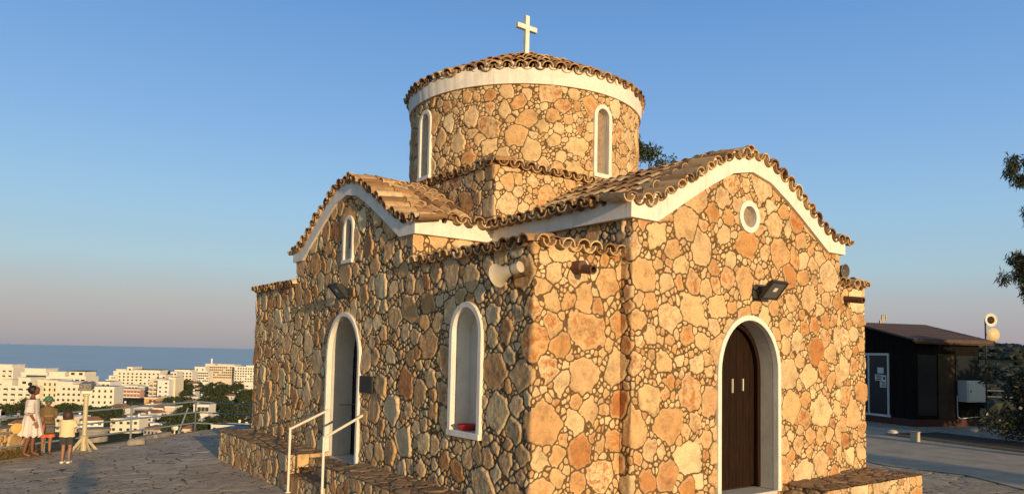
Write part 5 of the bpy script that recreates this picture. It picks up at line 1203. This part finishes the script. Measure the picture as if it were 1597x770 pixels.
ORD = ['foremost', 'second from the front', 'third from the front', 'fourth from the front', 'fifth from the front', 'sixth from the front', 'seventh from the front', 'eighth from the front', 'ninth from the front', 'tenth from the front', 'eleventh from the front', 'twelfth from the front', 'thirteenth from the front', 'fourteenth from the front', 'fifteenth from the front', 'sixteenth from the front', 'seventeenth from the front']
def note(o, kind, cat, group, px, D): PLACED.append((kind, next(r for m, r in REG if px < m), D, o)); tag(o, kind, cat, group)
def label_all():
    seen = {}
    for kind, reg, D, o in sorted(PLACED, key=lambda t: t[2]):
        k = seen.get((kind, reg), 0); seen[(kind, reg)] = k+1; o['label'] = kind+' '+reg+', '+ORD[min(k, 16)]
SH = [(small_house('white', 11, 9, 3.4, False), 'small flat roofed white house'), (small_house('cream', 13, 9, 6.3, False), 'two storey flat roofed cream house'), (small_house('sand', 12, 9, 3.6, True), 'small tile roofed sand coloured house'),
      (small_house('white', 9, 8, 6.2, True), 'two storey tile roofed white house'), (small_house('blue', 15, 8, 3.2, False), 'long low flat roofed grey house')]
used = set(); rs = random.Random(12)
SOLID = [(-60, 180, 0, 640), (176, 275, 480, 800)]
nh = 0; tries = 0; spots = []
while nh < 95 and tries < 3000:
    tries += 1; px = rs.uniform(-30, 392); D = rs.choice([rs.uniform(322, 420), rs.uniform(400, 640), rs.uniform(640, 850)])
    if px < 180 and D > 375: continue
    if 170 < px < 280 and 480 < D < 830: continue
    p = at_depth(px, 560, D)
    if any((p[0]-q[0])**2+(p[1]-q[1])**2 < 14**2 for q in spots): continue
    spots.append(p); k = rs.choice([0, 0, 1, 2, 2, 3, 4]); src, lb = SH[k]
    o = src if k not in used else hcopy(src); used.add(k)
    o.location = (p[0], p[1], float(terrain(p[0], p[1]))); o.rotation_euler = (0, 0, -YAW+rs.uniform(-.7, .7)); s = rs.uniform(.8, 1.15); o.scale = (s, s, s); note(o, lb, 'house', 'small houses of the town', px, D); nh += 1
# marquee and parked cars on the lot below the railing
q = at_depth(165, 655, 362); z = float(terrain(q[0], q[1])); e = empty('marquee', (q[0], q[1], z), 0, 'white pointed marquee with a red top beyond the telescope', 'marquee')
b = MB(); b.lathe((0, 0, 0), (0, 0, 1), [(6.2, 0), (6.2, 2.0), (6.6, 2.1), (3.6, 4.2)], 12); ch(b.build('canopy', TC['white']), e); b = MB(); b.lathe((0, 0, 0), (0, 0, 1), [(3.62, 4.21), (2.2, 6.0), (.2, 8.0), (.0, 8.3)], 12); ch(b.build('top', TC['red']), e)
def town_car(colm):
    e = empty('parked_car', (0, 0, 0)); b = MB(); b.hexa([(-2.1, -.85, .3), (2.1, -.85, .3), (2.1, .85, .3), (-2.1, .85, .3), (-2.1, -.82, .85), (2.0, -.82, .85), (2.0, .82, .85), (-2.1, .82, .85)]); b.hexa([(-1.5, -.78, .851), (1.2, -.78, .851), (1.2, .78, .851), (-1.5, .78, .851), (-1.2, -.62, 1.42), (.5, -.62, 1.42), (.5, .62, 1.42), (-1.2, .62, 1.42)]); ch(b.build('body', colm, bevel=.08), e)
    for x in (-1.3, 1.3):
        for y in (-.82, .66): b = MB(); b.tube((x, y, .32), (x, y+.18, .32), .32, n=12); ch(b.build('wheel', M_BLACK), e)
    b = MB(); b.box(-1.2, .6, -.75, .75, 1.0, 1.30); ch(b.build('window', M_WIN), e)
    return e
cars = [(town_car(TC['white']), 'white car parked on the lot below the terrace'), (town_car(TC['blue']), 'grey car parked on the lot below the terrace'), (town_car(TC['red']), 'red car parked on the lot below the terrace')]; used = set()
for i in range(26):
    px = rs.uniform(178, 385); D = rs.uniform(338, 372); p = at_depth(px, 650, D); k = rs.choice([0, 0, 0, 1, 1, 2]); src, lb = cars[k]
    if any((p[0]-q[0])**2+(p[1]-q[1])**2 < 9**2 for q in spots): continue
    spots.append(p); o = src if k not in used else hcopy(src); used.add(k); o.location = (p[0], p[1], float(terrain(p[0], p[1]))+.02); o.rotation_euler = (0, 0, rs.choice([.3, 1.87])+rs.uniform(-.1, .1)); note(o, lb.split()[0]+' parked car', 'car', 'cars on the lot below the terrace', px, D)
for k in range(3):
    if k not in used: p = at_depth(200+40*k, 650, 352); cars[k][0].location = (p[0], p[1], float(terrain(p[0], p[1]))+.02); note(cars[k][0], cars[k][1].split()[0]+' parked car', 'car', 'cars on the lot below the terrace', 200+40*k, 352)
# town trees
def town_tree(h, r_, seed, conifer=False):
    rs_ = np.random.default_rng(seed); e = empty('town_tree', (0, 0, 0)); t = MB(); t.tube((0, 0, -1), (0, 0, h*.6), .3, .15, 7); ch(t.build('trunk', M_BARK), e)
    if conifer: C_ = [(0, 0, 1.5+(h-2)*k/9) for k in range(10)]; R_ = [(r_*(1.05-k/10), r_*(1.05-k/10), h/12) for k in range(10)]
    else:
        C_ = []; R_ = []
        for k in range(16):
            a = rs_.random()*6.283; q = rs_.random()**.5*r_*.75; C_.append((q*math.cos(a), q*math.sin(a), h*.25+h*.62*rs_.random()*(1-.4*(q/r_)**2))); s = r_*(.28+.2*rs_.random()); R_.append((s, s, s*.7))
    c = MB(); leaf_cloud(c, C_, R_, 110, .9, .28, 0, rs_)
    ch(c.build('crown', M_LEAF, fix=False), e); return e
TT = [(town_tree(8, 4.5, 1), 'round dark green tree among the town houses'), (town_tree(6, 3.6, 2), 'small dark green tree among the town houses'), (town_tree(10, 5.5, 3), 'large dark spreading tree among the town houses'), (town_tree(13, 2.6, 4, True), 'tall dark conifer rising above the town')]; used = set()
def put_tree(px, D, k, s=1.0):
    src, lb = TT[k]; o = src if k not in used else hcopy(src); used.add(k); p = at_depth(px, 560, D); o.location = (p[0], p[1], float(terrain(p[0], p[1]))); o.rotation_euler = (0, 0, rs.uniform(0, 6.28)); o.scale = (s, s, s); note(o, lb.split(' among')[0], 'tree', 'trees in the town below', px, D) if k < 3 else tag(o, lb, 'tree', 'trees in the town below')
put_tree(265, 750, 3, 1.35)
for px, D, k, s in ((66, 385, 2, 1.0), (104, 380, 2, 1.15), (113, 384, 0, 1.2), (145, 382, 0, 1.0), (20, 388, 0, 1.0), (165, 392, 1, 1.0), (208, 430, 2, .9), (218, 440, 0, 1.0)): put_tree(px, D, k, s)
for i in range(230):
    r_ = rs.random()
    if r_ < .5: px, D = rs.uniform(305, 398), rs.uniform(318, 720)
    elif r_ < .8: px, D = rs.uniform(270, 350), rs.uniform(330, 780)
    else: px, D = rs.uniform(-30, 300), rs.uniform(325, 400)
    p = at_depth(px, 560, D)
    if any((p[0]-q[0])**2+(p[1]-q[1])**2 < 6.5**2 for q in spots): continue
    spots.append(p); put_tree(px, D, rs.choice([0, 0, 1, 1, 2, 2]), rs.uniform(.8, 1.25))

label_all()
